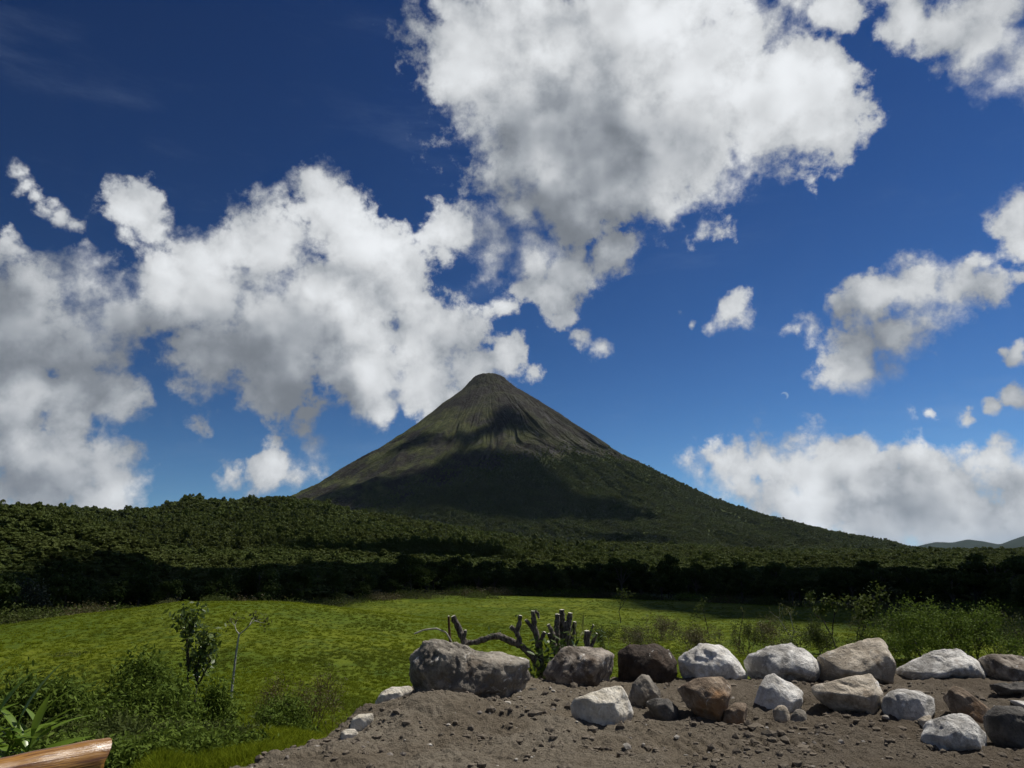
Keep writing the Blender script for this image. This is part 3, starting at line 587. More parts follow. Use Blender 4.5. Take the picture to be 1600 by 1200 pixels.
def rock(label,polys,zoom,mat,seed,depth=None,front=(0.,.25),back=0.0,sub=5,sharp=70,rough=.75,dents=(),group=None):
    """outline polygon(s) as seen from the terrace; facets slope away from that outline to the front and to the back"""
    ox,oy,k=zoom; rng=np.random.RandomState(seed)
    polys=[[(ox+a*k,oy+b*k) for a,b in P] for P in polys]; allp=[q for P in polys for q in P]
    by=max(q[1] for q in allp); bxm=sum(q[0] for q in allp)/len(allp); yb=gplane(bxm,by-2).y
    wpx=max(q[0] for q in allp)-min(q[0] for q in allp); wm=wpx/F*yb; dep=(depth or .8)*wm; yc=yb+dep*.36+back
    def un(p): v=ray(*p); t=yc/v.y; q=CAM+v*t; return np.array([q.x,q.z])
    PS=[np.array([un(p) for p in P]) for P in polys]; c2=np.mean(PS[0],0) if len(PS)==1 else np.mean([np.mean(P,0) for P in PS],0)
    zg=min(P[:,1].min() for P in PS)
    u,f=ICO[sub]; rr=None
    for P in PS:
        P=P.copy(); lo=P[:,1]<zg+.22*(P[:,1].max()-zg); P[lo,1]-=.13; Q=P-c2; nP=[]
        ar=sum(Q[i,0]*Q[(i+1)%len(Q),1]-Q[(i+1)%len(Q),0]*Q[i,1] for i in range(len(Q)))
        if ar<0: Q=Q[::-1]
        for i in range(len(Q)):
            e=Q[(i+1)%len(Q)]-Q[i]; L=np.hypot(*e)
            if L<1e-4: continue
            n=np.array([e[1],-e[0]])/L; d=n@Q[i]
            if d<.02: d=.02
            topw=max(n[1],0)
            for sgn,lo_,hi_ in ((-1,.30-.16*topw,.75-.22*topw),(1,.15,.6)):
                ph=rng.uniform(lo_,hi_); nP.append((np.array([n[0]*math.cos(ph),sgn*math.sin(ph),n[1]*math.cos(ph)]),d*math.cos(ph)))
        nf=np.array([front[0],-1,front[1]-.12]); nf/=np.linalg.norm(nf); nP.append((nf,dep*.42)); nP.append((np.array([rng.uniform(-.3,.3),1,.2]),dep*.5))
        for _ in range(3):
            q=np.array([rng.uniform(-.9,.9),-1,rng.uniform(-.2,.9)]); q/=np.linalg.norm(q); nP.append((q,dep*.42*rng.uniform(.95,1.25)+.1*wm*abs(q[0])))
        rb=1/np.max(np.stack([u@n/d for n,d in nP]),0); pb=u*rb[:,None]
        for _ in range(9):
            q=np.array([rng.uniform(-1,1),-rng.uniform(.35,1.1),rng.uniform(-.8,.9)]); q/=np.linalg.norm(q); nP.append((q,(pb@q).max()*rng.uniform(.80,.93)))
        acc=0
        for n,d in nP: acc=acc+np.maximum(u@n/d,0)**sharp
        r=1.085*acc**(-1/sharp); rr=r if rr is None else np.maximum(rr,r)
    s=3.2/ max(wm,.3)
    pz=u*rr[:,None]
    dis=fbm(pz[:,0]*2.3,pz[:,1]*2.3,pz[:,2]*2.3,4,.55,seed=seed)*.032+fbm(pz[:,0]*9,pz[:,1]*9,pz[:,2]*9,4,.62,seed=seed+1)*.020-np.maximum(fbm(pz[:,0]*4,pz[:,1]*4,pz[:,2]*4,3,.6,seed=seed+2,ridged=True)-.42,0)*.07
    dis*=min(1,wm)*rough
    for a_,b_,rad_,dep_ in dents:
        w_=un((ox+a_*k,oy+b_*k))-c2; dv=np.exp(-((pz[:,0]-w_[0])**2+(pz[:,2]-w_[1])**2)/(rad_*wm)**2); dis-=dv*dep_*wm
    v=pz+u*dis[:,None]
    o=mesh_np("boulder",v,f,mat); o.location=(c2[0],yc,c2[1]); tag(o,label,"boulder",group); return o
Z1=(540,920,.3375); Z2=(1040,960,.35)
rock("largest grey boulder, saddle-backed, at the terrace's end below the cut limb",[[(303,325),(330,280),(395,233),(430,228),(520,250),(780,272),(835,318),(868,395),(872,435),(760,475),(640,520),(430,495),(330,465),(308,400)]],Z1,RM['grey'],1,.62,(-.25,.45),.1,6,40,1.2,dents=[(630,262,.10,.05),(450,420,.10,.04),(700,450,.08,.03)])
rock("pale rock tucked under the lower end of the largest boulder",[[(140,520),(170,480),(210,458),(300,450),(308,475),(270,520),(190,565),(140,575),(133,550)]],Z1,RM['pale'],2,.8)
rock("pale rock low on the dirt bank beside the pasture",[[(5,640),(30,600),(60,582),(125,578),(128,605),(80,640),(15,655)]],Z1,RM['pale'],3,.8,sub=4)
rock("lowest small pale rock at the foot of the dirt bank",[[(-22,665),(0,652),(40,650),(58,670),(30,692),(-20,692)]],Z1,RM['pale'],4,.8,sub=4)
rock("dark brown boulder with pale streaked top beside the leafy stump",[[(915,400),(930,360),(990,290),(1030,272),(1180,275),(1240,310),(1250,370),(1220,415),(1120,440),(1040,448),(940,430)]],Z1,RM['browntop'],5,.8,(-.2,.5))
rock("dark chocolate-brown blocky boulder in the back row",[[(1265,290),(1310,265),(1430,258),(1490,285),(1530,345),(1525,420),(1440,437),(1280,432),(1268,380)]],Z1,RM['brown'],6,.8,(.2,.2))
rock("whitest boulder of the back row, beside the chocolate-brown one",[[(55,210),(90,175),(150,135),(190,132),(260,145),(300,185),(360,265),(355,300),(230,305),(90,295),(70,250)]],Z2,RM['white'],7,.75,(.1,.5))
rock("rounded grey and white boulder between the whitest and the peaked tan one",[[(348,215),(380,180),(470,140),(560,130),(620,160),(683,215),(685,250),(650,290),(560,305),(420,295),(365,265)]],Z2,RM['greyw'],8,.8,(-.1,.45))
rock("tall peaked tan boulder in the back row",[[(690,185),(730,165),(880,118),(945,105),(980,130),(1015,195),(1035,245),(1025,290),(900,310),(760,290),(690,285)]],Z2,RM['tan'],9,.75,(.35,.3))
rock("wide grey boulder with humped top beside the peaked tan one",[[(1030,195),(1060,180),(1190,165),(1230,145),(1290,150),(1370,195),(1425,240),(1430,275),(1330,290),(1150,300),(1040,300)]],Z2,RM['greyw'],10,.65,(-.15,.4))
rock("grey-brown boulder at the far end of the back row",[[(1418,190),(1450,178),(1560,185),(1640,200),(1680,250),(1640,300),(1530,300),(1440,275),(1420,230)]],Z2,RM['browntop'],11,.7,(-.1,.6))
rock("cream wedge-shaped rock alone on the dirt in front",[[(1043,550),(1065,510),(1200,460),(1270,455),(1300,490),(1325,580),(1290,620),(1220,632),(1100,600),(1050,580)]],Z1,RM['pale'],12,.8,(-.25,.15))
rock("pointed grey stone leaning beside the cream wedge",[[(1312,500),(1330,440),(1370,400),(1400,402),(1465,480),(1450,510),(1370,555),(1320,550)]],Z1,RM['grey'],13,.8,(.3,.35),sub=5)
rock("small dark stone below the pointed grey stone",[[(1388,525),(1430,508),(1490,507),(1540,550),(1530,585),(1480,602),(1420,580)]],Z1,RM['dark'],14,.8,sub=4)
rock("brown boulder with orange stained side, in the front row",[[(48,365),(70,325),(150,285),(250,282),(285,320),(285,375),(250,440),(210,478),(175,470),(100,410)]],Z2,RM['orange'],15,.8,(-.45,-.05))
rock("small tan-brown stone beside the orange stained boulder",[[(248,470),(270,425),(310,395),(355,398),(372,425),(340,475),(290,487)]],Z2,RM['orange'],16,.7,sub=4)
rock("light grey humped rock with a white lower lip",[[(380,400),(420,330),(450,270),(490,266),(560,310),(630,350),(620,375),(560,410),(480,420),(400,435)]],Z2,RM['white'],17,.7,(-.1,.5))
rock("small round stone below the light grey humped rock",[[(478,425),(500,405),(535,405),(558,440),(550,475),(510,485),(480,460)]],Z2,RM['tan'],18,.8,sub=4,sharp=8)
rock("small round grey stone next to the small tan one, half buried",[[(565,440),(585,420),(620,422),(637,455),(620,485),(580,500),(555,480)]],Z2,RM['grey'],19,.8,sub=4,sharp=8)
rock("large tan wedge-shaped boulder in the front row below the peaked one",[[(650,345),(680,310),(840,280),(910,264),(945,290),(968,350),(965,420),(920,452),(820,450),(720,410),(655,375)]],Z2,RM['tan'],20,.8,(.3,.2))
rock("brown rock with white crusted top beside the large tan wedge",[[(970,375),(1000,345),(1060,332),(1130,345),(1195,375),(1190,430),(1120,460),(1020,465),(972,430)]],Z2,RM['greyw'],21,.75,(0,.3))
rock("rust-brown triangular rock behind the black and white boulder",[[(1268,340),(1290,320),(1330,335),(1450,425),(1440,465),(1400,482),(1330,470),(1270,420)]],Z2,RM['orange'],22,.6,(.2,.4))
rock("flat dark rock at the picture's edge below the back row",[[(1410,335),(1450,310),(1540,305),(1650,295),(1700,340),(1650,385),(1560,390),(1490,360),(1420,358)]],Z2,RM['dark'],23,.5,(0,.3))
rock("black and white mottled boulder nearest the camera",[[(1150,555),(1180,490),(1240,450),(1310,440),(1370,465),(1420,530),(1435,575),(1350,605),(1250,590),(1160,575)]],Z2,RM['greyw'],24,.8,(-.2,.2))
rock("dark grey block cut off by the picture's edge, beside the mottled boulder",[[(1440,450),(1480,410),(1600,420),(1700,450),(1700,580),(1600,592),(1500,570),(1440,530)]],Z2,RM['dark'],25,.6,(-.2,.1))
rock("thin white slab at the picture's edge above the dark grey block",[[(1530,380),(1600,388),(1660,400),(1640,425),(1560,408)]],Z2,RM['white'],26,.6,sub=4)
rock("small broken stone beside the mottled boulder",[[(1125,470),(1150,455),(1185,450),(1190,480),(1160,500),(1130,490)]],Z2,RM['tan'],27,.8,sub=4)
rock("small dark stone lying alone on the dirt below the brown pale-topped boulder",[[(838,470),(855,458),(880,460),(893,475),(870,485),(845,482)]],Z1,RM['dark'],28,.8,sub=4)
# ------------------------------------------------------------------ VARNISHED LOG RAIL
t=MT("varnished_wood"); p=t.pos((.55,6,6),True); g1=t.noise(p,3.2,6,.65,dist=.6); g2=t.noise(t.pos((1.2,40,40),True),2,4,.6)
c=t.mix(t.mr(g1,.33,.68),(.33,.165,.034),(.18,.078,.015)); c=t.mix(t.mr(g2,.48,.66,0,.85),c,(.085,.026,.007)); c=t.mix(t.mr(t.noise(t.pos(1,True),2.2,4,.6),.6,.75,0,.7),c,(.38,.20,.06))
M_LOG=t.done(t.principled(c,.32,t.bump(t.math('ADD',g1,t.math('MULTIPLY',g2,.4)),.35,.02),.5,.35))
t=MT("log_end"); c=t.mix(t.noise(t.pos(1,True),14,6,.7),(.10,.05,.022),(.30,.16,.075)); M_END=t.done(t.principled(c,.8,t.bump(t.noise(t.pos(1,True),30,5,.7),.7,.02),.2))
Lr=at(160,1185,4.35); Ll=at(-420,1284,4.1); ax_=(Lr-Ll).normalized(); Ln=(Lr-Ll).length
root=empty("log_rail",Lr-Vector((0,0,1.4))); tag(root,"varnished orange-brown log rail end at the picture's corner","log rail")
n=60; ts=np.linspace(0,1,n); rd=.086+.007*np.sin(ts*9)+.010*fbm(ts*6,0,0,2,seed=91); path=np.stack([Ln*(ts-1),.01*np.sin(ts*7),.01*np.cos(ts*5)],1)
v,f=tube(path,rd,40); ang=np.tile(np.arange(40),n); v=v*1.0
v[:,1:]*=(1+.05*fbm(v[:,0]*2,v[:,1]*9,v[:,2]*9,3,seed=92))[:,None]; endm=np.repeat(ts,40)>.999; v[:,0]+=np.where(endm,(v[:,2])*.55-.02,0)
body=mesh_np("log",v,f,M_LOG,root); body.location=Vector((0,0,1.4)); body.rotation_euler=ax_.to_track_quat('X','Z').to_euler()
ev=v[-40:]; ce=ev.mean(0); ring=[ev*(1.0)+0]; pts=np.concatenate([ev,(ev-ce)*.55+ce+[.012,0,0],[ce+[-.006,0,0]]]); k=np.arange(40); f1=np.stack([k,(k+1)%40,(k+1)%40+40,k+40],1); f2=np.stack([k+40,(k+1)%40+40,np.full(40,80)],1)
cf=mesh_np("cut_end",pts+[.001,0,0],[f1,f2],None,root,mats=[M_END,M_END]); cf.location=Vector((0,0,1.4)); cf.rotation_euler=body.rotation_euler
for tt in (.32,):
    q=Ll.lerp(Lr,tt); v,f=tube([(0,0,-1.6),(0,0,-.6),(.01,0,-.09)],[.10,.09,.085],16); o=mesh_np("post",v,f,M_LOG,root); o.location=q-root.location
# ------------------------------------------------------------------ PRUNED STUMPS
M_STB=barkmat("stump_bark",(.038,.031,.024),(.19,.17,.145),34,1.0)
M_PALE=barkmat("pale_bark",(.30,.27,.22),(.45,.42,.36),20,.5)
M_RED=barkmat("red_bark",(.07,.035,.018),(.13,.07,.04),20,.6)
t=MT("fresh_cut"); M_CUT=t.done(t.principled(t.mix(t.noise(t.pos(1,True),40,4,.6),(.50,.46,.38),(.70,.67,.60)),.85,None,.2))
M_BROAD=leafmat("broad_leaf",(.030,.060,.010),(.085,.130,.020),.3,.4,.4)
M_YEL=leafmat("blade_leaf",(.10,.14,.02),(.20,.22,.05),.35,.45,.3)
def limb(root,pts,r,mat,dist,seed,name="limb",cut=True,knob=.42,dd=None):
    rng=np.random.RandomState(seed); P=np.array([at(x,y,dist+(dd[i] if dd else 0))[:] for i,(x,y) in enumerate(pts)])-np.array(root.location[:])
    n=max(14,len(pts)*10); s=np.linspace(0,len(P)-1,n); P2=np.stack([np.interp(s,np.arange(len(P)),P[:,i]) for i in range(3)],1)
    for _ in range(2): P2[1:-1]=(P2[:-2]+P2[1:-1]*2+P2[2:])/4
    rr=np.interp(np.linspace(0,1,n),np.linspace(0,1,len(r)) if isinstance(r,(list,tuple)) else [0,1],r if isinstance(r,(list,tuple)) else [r*1.15,r*.9])
    rr=rr*.78; v,f=tube(P2,rr,14); c=np.repeat(P2,14,0); k=1+knob*fbm(v[:,0]*14,v[:,1]*14,v[:,2]*14,3,.6,seed=seed)*1.6; v=c+(v-c)*k[:,None]
    o=mesh_np(name,v,f,mat,root)
    if cut:
        e=v[-14:]; ce=e.mean(0); tg=P2[-1]-P2[-2]; tg/=np.linalg.norm(tg); tl=np.array([rng.uniform(-.3,.3),rng.uniform(-.6,-.1),rng.uniform(0,.3)])
        e2=ce+(e-ce)*1.04+tg*.004; pts_=np.concatenate([e2,[ce+tg*.012]]); kk=np.arange(14); mesh_np("cut_face",pts_,np.stack([kk,(kk+1)%14,np.full(14,14)],1),M_CUT,o)
    return o
def leaves_near(root,boxes,dist,n,size,mat,seed,name="leaf",aspect=.45,up=.5):
    """separate leaves, one object each, sharing a few meshes"""
    rng=np.random.RandomState(seed); kinds=[]
    for k in range(4):
        L=1.0; m_=7; s=np.linspace(0,1,m_); w=np.sin(np.pi*s**.8)*aspect*.5; bend=-.25*s**2*rng.uniform(.4,1.6)
        a=np.stack([s,-w,bend-.06*np.abs(w)],1); b=np.stack([s,w*0,bend-.10*np.sin(np.pi*s)*.4],1); c=np.stack([s,w,bend-.06*np.abs(w)],1)
        V=np.concatenate([a,b,c]); i=np.arange(m_-1); f=np.concatenate([np.stack([i,i+1,i+1+m_,i+m_],1),np.stack([i+m_,i+1+m_,i+1+2*m_,i+2*m_],1)])
        o=mesh_np(name,V,f,mat,link=False,attrs={"tint":('FACE',np.full(len(f),rng.uniform(0,1)))}); kinds.append(o.data)
    for i in range(n):
        x0,y0,x1,y1=boxes[rng.randint(len(boxes))]; p=at(rng.uniform(x0,x1),rng.uniform(y0,y1),dist+rng.uniform(-.25,.25))
        o=bpy.data.objects.new(name,kinds[i%4]); COL.objects.link(o); o.parent=root; o.location=p-root.location
        s=size*rng.uniform(.7,1.3); o.scale=(s,s,s); o.rotation_euler=(rng.uniform(-.8,.8),rng.uniform(-1.1,.6)-up*.5,rng.uniform(0,6.28))
g0=at(845,1062,12.4); root=empty("pruned_tree",(g0.x,g0.y,float(H(g0.x,g0.y)))); tag(root,"leafy pruned tree with long low limb and sawn stubs behind the largest boulder","tree")
limb(root,[(850,1100),(846,1060),(844,1020),(838,992),(834,972),(833,955)],[.10,.09,.065,.06,.05,.045],M_STB,12.4,1,"trunk")
limb(root,[(838,990),(827,975),(821,969)],.038,M_STB,12.38,2); limb(root,[(842,1010),(849,992),(851,988)],.035,M_STB,12.34,3)
limb(root,[(846,1050),(835,1028),(815,1010),(800,1003),(780,993),(768,995),(745,1003),(722,1005)],[.075,.07,.065,.065,.07,.065,.055,.05],M_STB,12.35,4)
limb(root,[(812,1008),(809,990),(798,979)],[.055,.05,.045],M_STB,12.3,5); limb(root,[(808,990),(811,975),(813,962)],.042,M_STB,12.28,6); limb(root,[(836,954),(840,958),(842,966)],.03,M_STB,12.42,30)
limb(root,[(726,1006),(718,985),(708,963)],[.07,.062,.055],M_STB,12.3,7); limb(root,[(723,1000),(727,990),(727,985)],.035,M_STB,12.26,8)
limb(root,[(704,1010),(702,985),(701,963)],.024,M_RED,12.2,9,knob=.1); limb(root,[(706,1003),(697,988),(682,982),(663,984),(648,990)],[.014,.016,.017,.015,.014],M_PALE,12.15,10,knob=.08)
leaves_near(root,[(818,1000,872,1062),(826,1015,866,1060),(840,1030,870,1062)],12.25,120,.13,M_BROAD,11); leaves_near(root,[(760,985,790,995),(798,960,812,970),(826,950,846,962)],12.25,22,.07,M_BROAD,12)
g0=at(880,1040,12.6); root=empty("pruned_stump",(g0.x,g0.y,float(H(g0.x,g0.y)))); tag(root,"thick stump bristling with white sawn stubs behind the brown boulder","stump")
limb(root,[(878,1100),(878,1060),(877,1012)],[.17,.16,.15],M_STB,12.6,21,"trunk",False)
for i,(pp,r_) in enumerate([([(868,1020),(864,990),(857,976)],.045),([(872,1020),(870,980),(871,960)],.055),([(878,1020),(879,980),(878,953)],.06),([(884,1020),(888,980),(891,958)],.055),([(888,1020),(896,990),(898,972)],.04),([(874,1015),(874,990),(873,974)],.05),([(882,1015),(883,992),(886,972)],.055),([(866,1015),(861,1000),(858,990)],.04),([(890,1015),(893,1000),(893,985)],.045)]):
    limb(root,pp,r_,M_STB,12.45+.12*((i*7)%3),22+i)
leaves_near(root,[(888,990,912,1012),(900,985,915,1005)],12.4,16,.22,M_YEL,13,"leaf",.12,1.5); leaves_near(root,[(854,985,896,1022),(858,1000,900,1022)],12.3,70,.10,M_BROAD,14)
g0=at(922,1040,12.3); root=empty("pruned_stump",(g0.x,g0.y,float(H(g0.x,g0.y)))); tag(root,"small dark sawn stump beside the stump with many white stubs","stump")
limb(root,[(919,1100),(918,1040),(917,986)],[.08,.07,.06],M_STB,12.3,41,"trunk"); limb(root,[(921,1020),(928,1000),(932,990)],.035,M_STB,12.25,42); limb(root,[(918,1000),(924,985),(927,977)],.018,M_STB,12.25,43)
leaves_near(root,[(922,985,945,1012)],12.25,26,.08,M_BROAD,15)
# ------------------------------------------------------------------ BROAD-BLADED PLANT BEHIND THE LOG
M_LANCE=leafmat("lance_leaf",(.075,.140,.014),(.17,.25,.03),.35,.35,.5)
g0=at(10,1230,5.6); root=empty("lance_leaf_plant",(g0.x-.1,g0.y,float(TZ(np.array([g0.x]),np.array([g0.y]))[0])-.3)); tag(root,"bright green plant with long pointed leaves behind the varnished log","plant")
rng=np.random.RandomState(77); kinds=[]
for k in range(5):
    m_=10; s=np.linspace(0,1,m_); w=.085*np.sin(np.pi*np.clip(s,.03,1)**.75)+.004; bend=-.42*s**2.2*rng.uniform(.2,1.3); a=np.stack([s,-w,bend+.35*w],1); b=np.stack([s,0*s,bend],1); c=np.stack([s,w,bend+.35*w],1)
    i=np.arange(m_-1); f=np.concatenate([np.stack([i,i+1,i+1+m_,i+m_],1),np.stack([i+m_,i+1+m_,i+1+2*m_,i+2*m_],1)]); o=mesh_np("leaf",np.concatenate([a,b,c]),f,M_LANCE,link=False,attrs={"tint":('FACE',np.full(len(f),rng.uniform(0,1)))}); kinds.append(o.data)
tips_=[(-30,1250,-5,1120),(-10,1250,30,1128),(15,1250,62,1125),(-40,1250,-45,1110),(25,1260,50,1150),(-60,1250,-70,1130)]
for q,(x0,y0,x1,y1) in enumerate(tips_):
    a=at(x0,y0,5.6); b=at(x1,y1,5.6+rng.uniform(-.25,.25)); mid=(a+b)/2+Vector((0,0,.05)); R0=root.location
    base=Vector((a.x,a.y,R0.z)); v,f=tube([base-R0,a-R0,mid-R0,b-R0],[.010,.009,.007,.004],6); mesh_np("stem",v,f,M_LANCE,root,attrs={"tint":('FACE',np.full(len(f),.3))})
    for j in range(9):
        t_=(j+1)/9; p=a.lerp(b,.15+.85*t_); o=bpy.data.objects.new("leaf",kinds[(j+q)%5]); COL.objects.link(o); o.parent=root; o.location=p-R0
        s=rng.uniform(.22,.36)*(1 if j<8 else 1.1); o.scale=(s,s,s); side=(j%2)*math.pi; o.rotation_euler=(rng.uniform(-.5,.5),-rng.uniform(.25,1.1) if j<8 else -1.2,side+rng.uniform(-.9,.9))
# ------------------------------------------------------------------ TREES AND SHRUBS, ONE BY ONE
def hit(px,py,lo=12,hi=420):
    d=np.geomspace(lo,hi,1500); v=ray(px,py); l=math.hypot(v.x,v.y); x=v.x/l*d; y=v.y/l*d; z=CAM.z+v.z/l*d; k=np.nonzero(z<H(x,y))[0]; return float(d[k[0]]) if len(k) else hi
def ground_at(px,d):
    v=ray(px,900); l=math.hypot(v.x,v.y); x=v.x/l*d; y=v.y/l*d; return Vector((x,y,float(H(x,y))))
M_DARKTREE=leafmat("treeline_leaves",(.024,.040,.009),(.060,.080,.018),.2,.65,.06)
M_BUSH=leafmat("bush_leaves",(.044,.074,.011),(.130,.182,.027),.25,.65,.06)
M_BUSH2=leafmat("shrub_leaves",(.036,.052,.012),(.090,.112,.028),.3,.65,.06)
M_OLIVE=leafmat("olive_leaves",(.045,.055,.018),(.110,.115,.042),.3,.65,.06)
M_BROWN=leafmat("brown_shrub_leaves",(.070,.062,.024),(.120,.105,.045),.3,.6,.2)
M_SILVER=leafmat("silver_leaves",(.022,.032,.022),(.052,.064,.046),.2,.65,.06)
M_BIG=leafmat("big_leaves",(.045,.075,.012),(.125,.165,.030),.3,.4,.4)
M_TWIG=barkmat("twig_bark",(.06,.05,.04),(.16,.14,.12),10,.4)
M_DTWIG=barkmat("dark_twig_bark",(.022,.018,.014),(.06,.05,.042),10,.4)
M_PTRUNK=barkmat("pale_trunk_bark",(.22,.21,.185),(.44,.42,.38),6,.3)
# the front rank of the forest behind the pasture
kinds=[]
for k in range(8):
    rng=np.random.RandomState(500+k); h=1.0
    root=bpy.data.objects.new("forest_edge_tree",None); root.empty_display_size=.2
    P,nr,ti,C,Rr=crown_cloud(rng,[11,14,9,16,12,10,13,8][k],3000,[.75,.6,.85,.7,.55,.8,.7,.9][k],[.12,.25,.08,.15,.3,.1,.2,.3][k],[1.1,1.35,.9,1.2,1.45,1,1.2,.9][k],.3)
    v,f=leaf_cards(P,nr,.05,rng,.7,.2,.7); cr=mesh_np("crown",v,f,M_DARKTREE,smooth=False,attrs={"tint":('FACE',ti)},link=False); cr.parent=root
    parts=[tube([(0,0,-.05),(.01,0,.2),(.0,.015,.45),(0,0,.7)],[.026,.02,.015,.008],7)]
    for c in C[:7]: parts.append(tube([(0,0,.18+.2*rng.rand()),tuple(c*np.array([.55,.55,.9])),tuple(c)],[.012,.008,.004],5))
    v,f=join(parts); tr=mesh_np("trunk",v,f,M_TRUNK,link=False); tr.parent=root; kinds.append((root,cr,tr))
rng=np.random.RandomState(55); n_edge=0; a=-1.0
while a<1.0:
    d0=float(WOOD_D(np.array([a]))[0]); 
    for row in range(3):
        d=d0+row*7+rng.uniform(-2.5,3.5); az=a+rng.uniform(-.3,.3)*5/d; x=d*math.sin(az); y=d*math.cos(az); h=rng.uniform(5.8,9.0)+row*.9+(2.5 if rng.rand()<.12 else 0)
        px_,_=proj(x,y,0.)
        if a<-.15: h*=.74
        if row==0 and rng.rand()<.25: h*=.55
        if -330<px_-800<-230 and row<2: h*=.7
        root,cr,tr=kinds[rng.randint(8)]; o=root.copy(); COL.objects.link(o); o.name="forest_edge_tree"; o.location=(x,y,float(H(x,y))); o.rotation_euler=(0,0,rng.uniform(0,6.28)); w=h*rng.uniform(.85,1.25); o.scale=(w,w,h)
        for ch in (cr,tr):
            c=ch.copy(); COL.objects.link(c); c.parent=o
        tag(o,"dark broadleaf tree in the shaded front rank of forest behind the pasture","tree","front rank of the forest behind the pasture"); n_edge+=1
    a+=rng.uniform(.8,1.25)*5.6/d0
print("edge trees",n_edge)
def plant(name,label,cat,px,top,base,width,d,mat,bark,seed,per,rad,leaf,aspect=.5,levels=3,split=(2,4),trunks=1,angle=.7,first=.4,r0=.03,up=.25,wig=.12,lean=(0,0),spread=0.0,group=None,smooth=False,droop=0,part="foliage"):
    """a plant whose top and width match what is seen from the terrace"""
    d=d or hit(px,base); g=ground_at(px,d); zt=at(px,top,d).z; h=zt-g.z; w=width/F*d; rng=np.random.RandomState(seed)
    limbs,tips=skeleton(rng,1.0,lean,trunks,levels,split,.66,angle,first,r0,wig,up,spread)
    allp=np.concatenate([l[0] for l in limbs]); zz=allp[:,2].max(); xx=np.percentile(np.abs(allp[:,0]),97); sz=(h-rad*.5)/zz; sx=max(w*.5-rad*.5,.1)/max(xx,.02)
    sc=np.array([sx,sx,sz]); root=empty(name,g)
    v,f=join([tube(l[0]*sc,np.maximum(l[1]*h,.004),6) for l in limbs]); mesh_np("trunk" if trunks==1 else "stems",v,f,bark,root)
    tp=[(t[0]*sc,t[1],t[2]) for t in tips]
    if per>0:
        v,f,ti=foliage_at(rng,tp,per,rad,leaf,aspect,.35,droop); mesh_np(part,v,f,mat,root,smooth=False,attrs={"tint":('FACE',ti)})
    tag(root,label,cat,group); return root
P_=plant
P_("silver_tree","large silvery grey-green tree at the forest's edge beyond the knoll","tree",18,908,985,110,112,M_SILVER,M_TRUNK,601,14,.55,.34,.6,4,(2,4))
P_("pale_tree","smaller olive tree beside the silvery tree at the forest's edge","tree",62,952,988,75,108,M_OLIVE,M_TRUNK,602,12,.4,.24,.6,4,(2,3))
P_("low_tree","small round olive tree in front of the silvery tree","tree",14,958,992,50,104,M_OLIVE,M_TRUNK,603,12,.35,.2,.6,3,(3,4))
P_("sapling","dark sapling with clustered big leaves standing behind the feathery bush","tree",305,950,1056,64,28,M_BIG,M_DTWIG,611,15,.17,.22,.5,4,(2,3),1,.62,.34,.022,.35,.18)
P_("young_tree","leafy young tree with dark forked trunk beyond the peaked tan boulder","tree",1312,910,1008,92,88,M_BUSH2,M_DTWIG,621,8,.36,.42,.55,4,(2,3),2,.6,.36,.022,.3,.16,spread=.35)
P_("young_tree","small flat-topped tree with pale branches beyond the rounded grey boulder","tree",1222,940,996,58,90,M_OLIVE,M_PTRUNK,622,6,.22,.26,.5,3,(3,4),1,.9,.5,.016,.15)
P_("young_tree","thin pole-like sapling between the flat-topped tree and the whitest boulder","tree",1147,944,1000,20,92,M_OLIVE,M_DTWIG,623,4,.16,.24,.5,3,(1,2),1,.4,.6,.014,.4)
P_("young_tree","spindly umbrella sapling beyond the whitest boulder","tree",1102,938,990,44,105,M_BUSH2,M_DTWIG,624,6,.3,.28,.5,3,(2,4),1,.9,.6,.014,.1)
P_("young_tree","slim leafy sapling just beyond the small sawn stump","tree",968,922,976,34,120,M_BUSH2,M_DTWIG,625,7,.36,.32,.5,3,(2,3),1,.6,.45,.016)
P_("shrub","brown twiggy shrub beyond the chocolate-brown boulder","shrub",1010,955,1014,76,75,M_BROWN,M_TWIG,631,5,.16,.12,.5,4,(2,4),4,.8,.4,.010,.2,.2,spread=.5)
P_("shrub","low olive shrub between the brown twiggy shrub and the umbrella sapling","shrub",1062,978,1014,52,78,M_OLIVE,M_TWIG,632,7,.18,.13,.5,3,(3,4),4,.8,.4,.010,.2,spread=.5)
P_("shrub","brownish rounded shrub below the flat-topped tree","shrub",1182,968,1010,76,80,M_BROWN,M_TWIG,633,9,.22,.15,.5,3,(3,5),5,.8,.4,.010,.2,spread=.6)
P_("shrub","low green shrub between the flat-topped tree and the forked young tree","shrub",1252,978,1012,70,80,M_BUSH2,M_TWIG,634,10,.24,.16,.5,3,(3,5),5,.8,.4,.010,.2,spread=.6)
P_("shrub","large dark spreading shrub beyond the humped grey boulder","shrub",1452,934,1022,170,82,M_BUSH,M_DTWIG,635,13,.42,.22,.5,4,(3,4),6,.85,.4,.012,.15,spread=.8)
P_("shrub","mid-sized dark shrub beside the large spreading one","shrub",1545,950,1020,110,82,M_BUSH,M_DTWIG,636,12,.36,.2,.5,4,(2,4),5,.85,.4,.012,.15,spread=.7)
P_("shrub","small shrub between the forked young tree and the large spreading shrub","shrub",1378,968,1012,64,84,M_BUSH2,M_TWIG,637,10,.26,.17,.5,3,(3,5),4,.8,.4,.010,.2,spread=.6)
P_("shrub","olive shrub cut by the picture's edge beyond the last back-row boulder","shrub",1600,955,1012,60,80,M_OLIVE,M_TWIG,638,9,.26,.16,.5,3,(3,5),4,.8,.4,.010,.2,spread=.6)
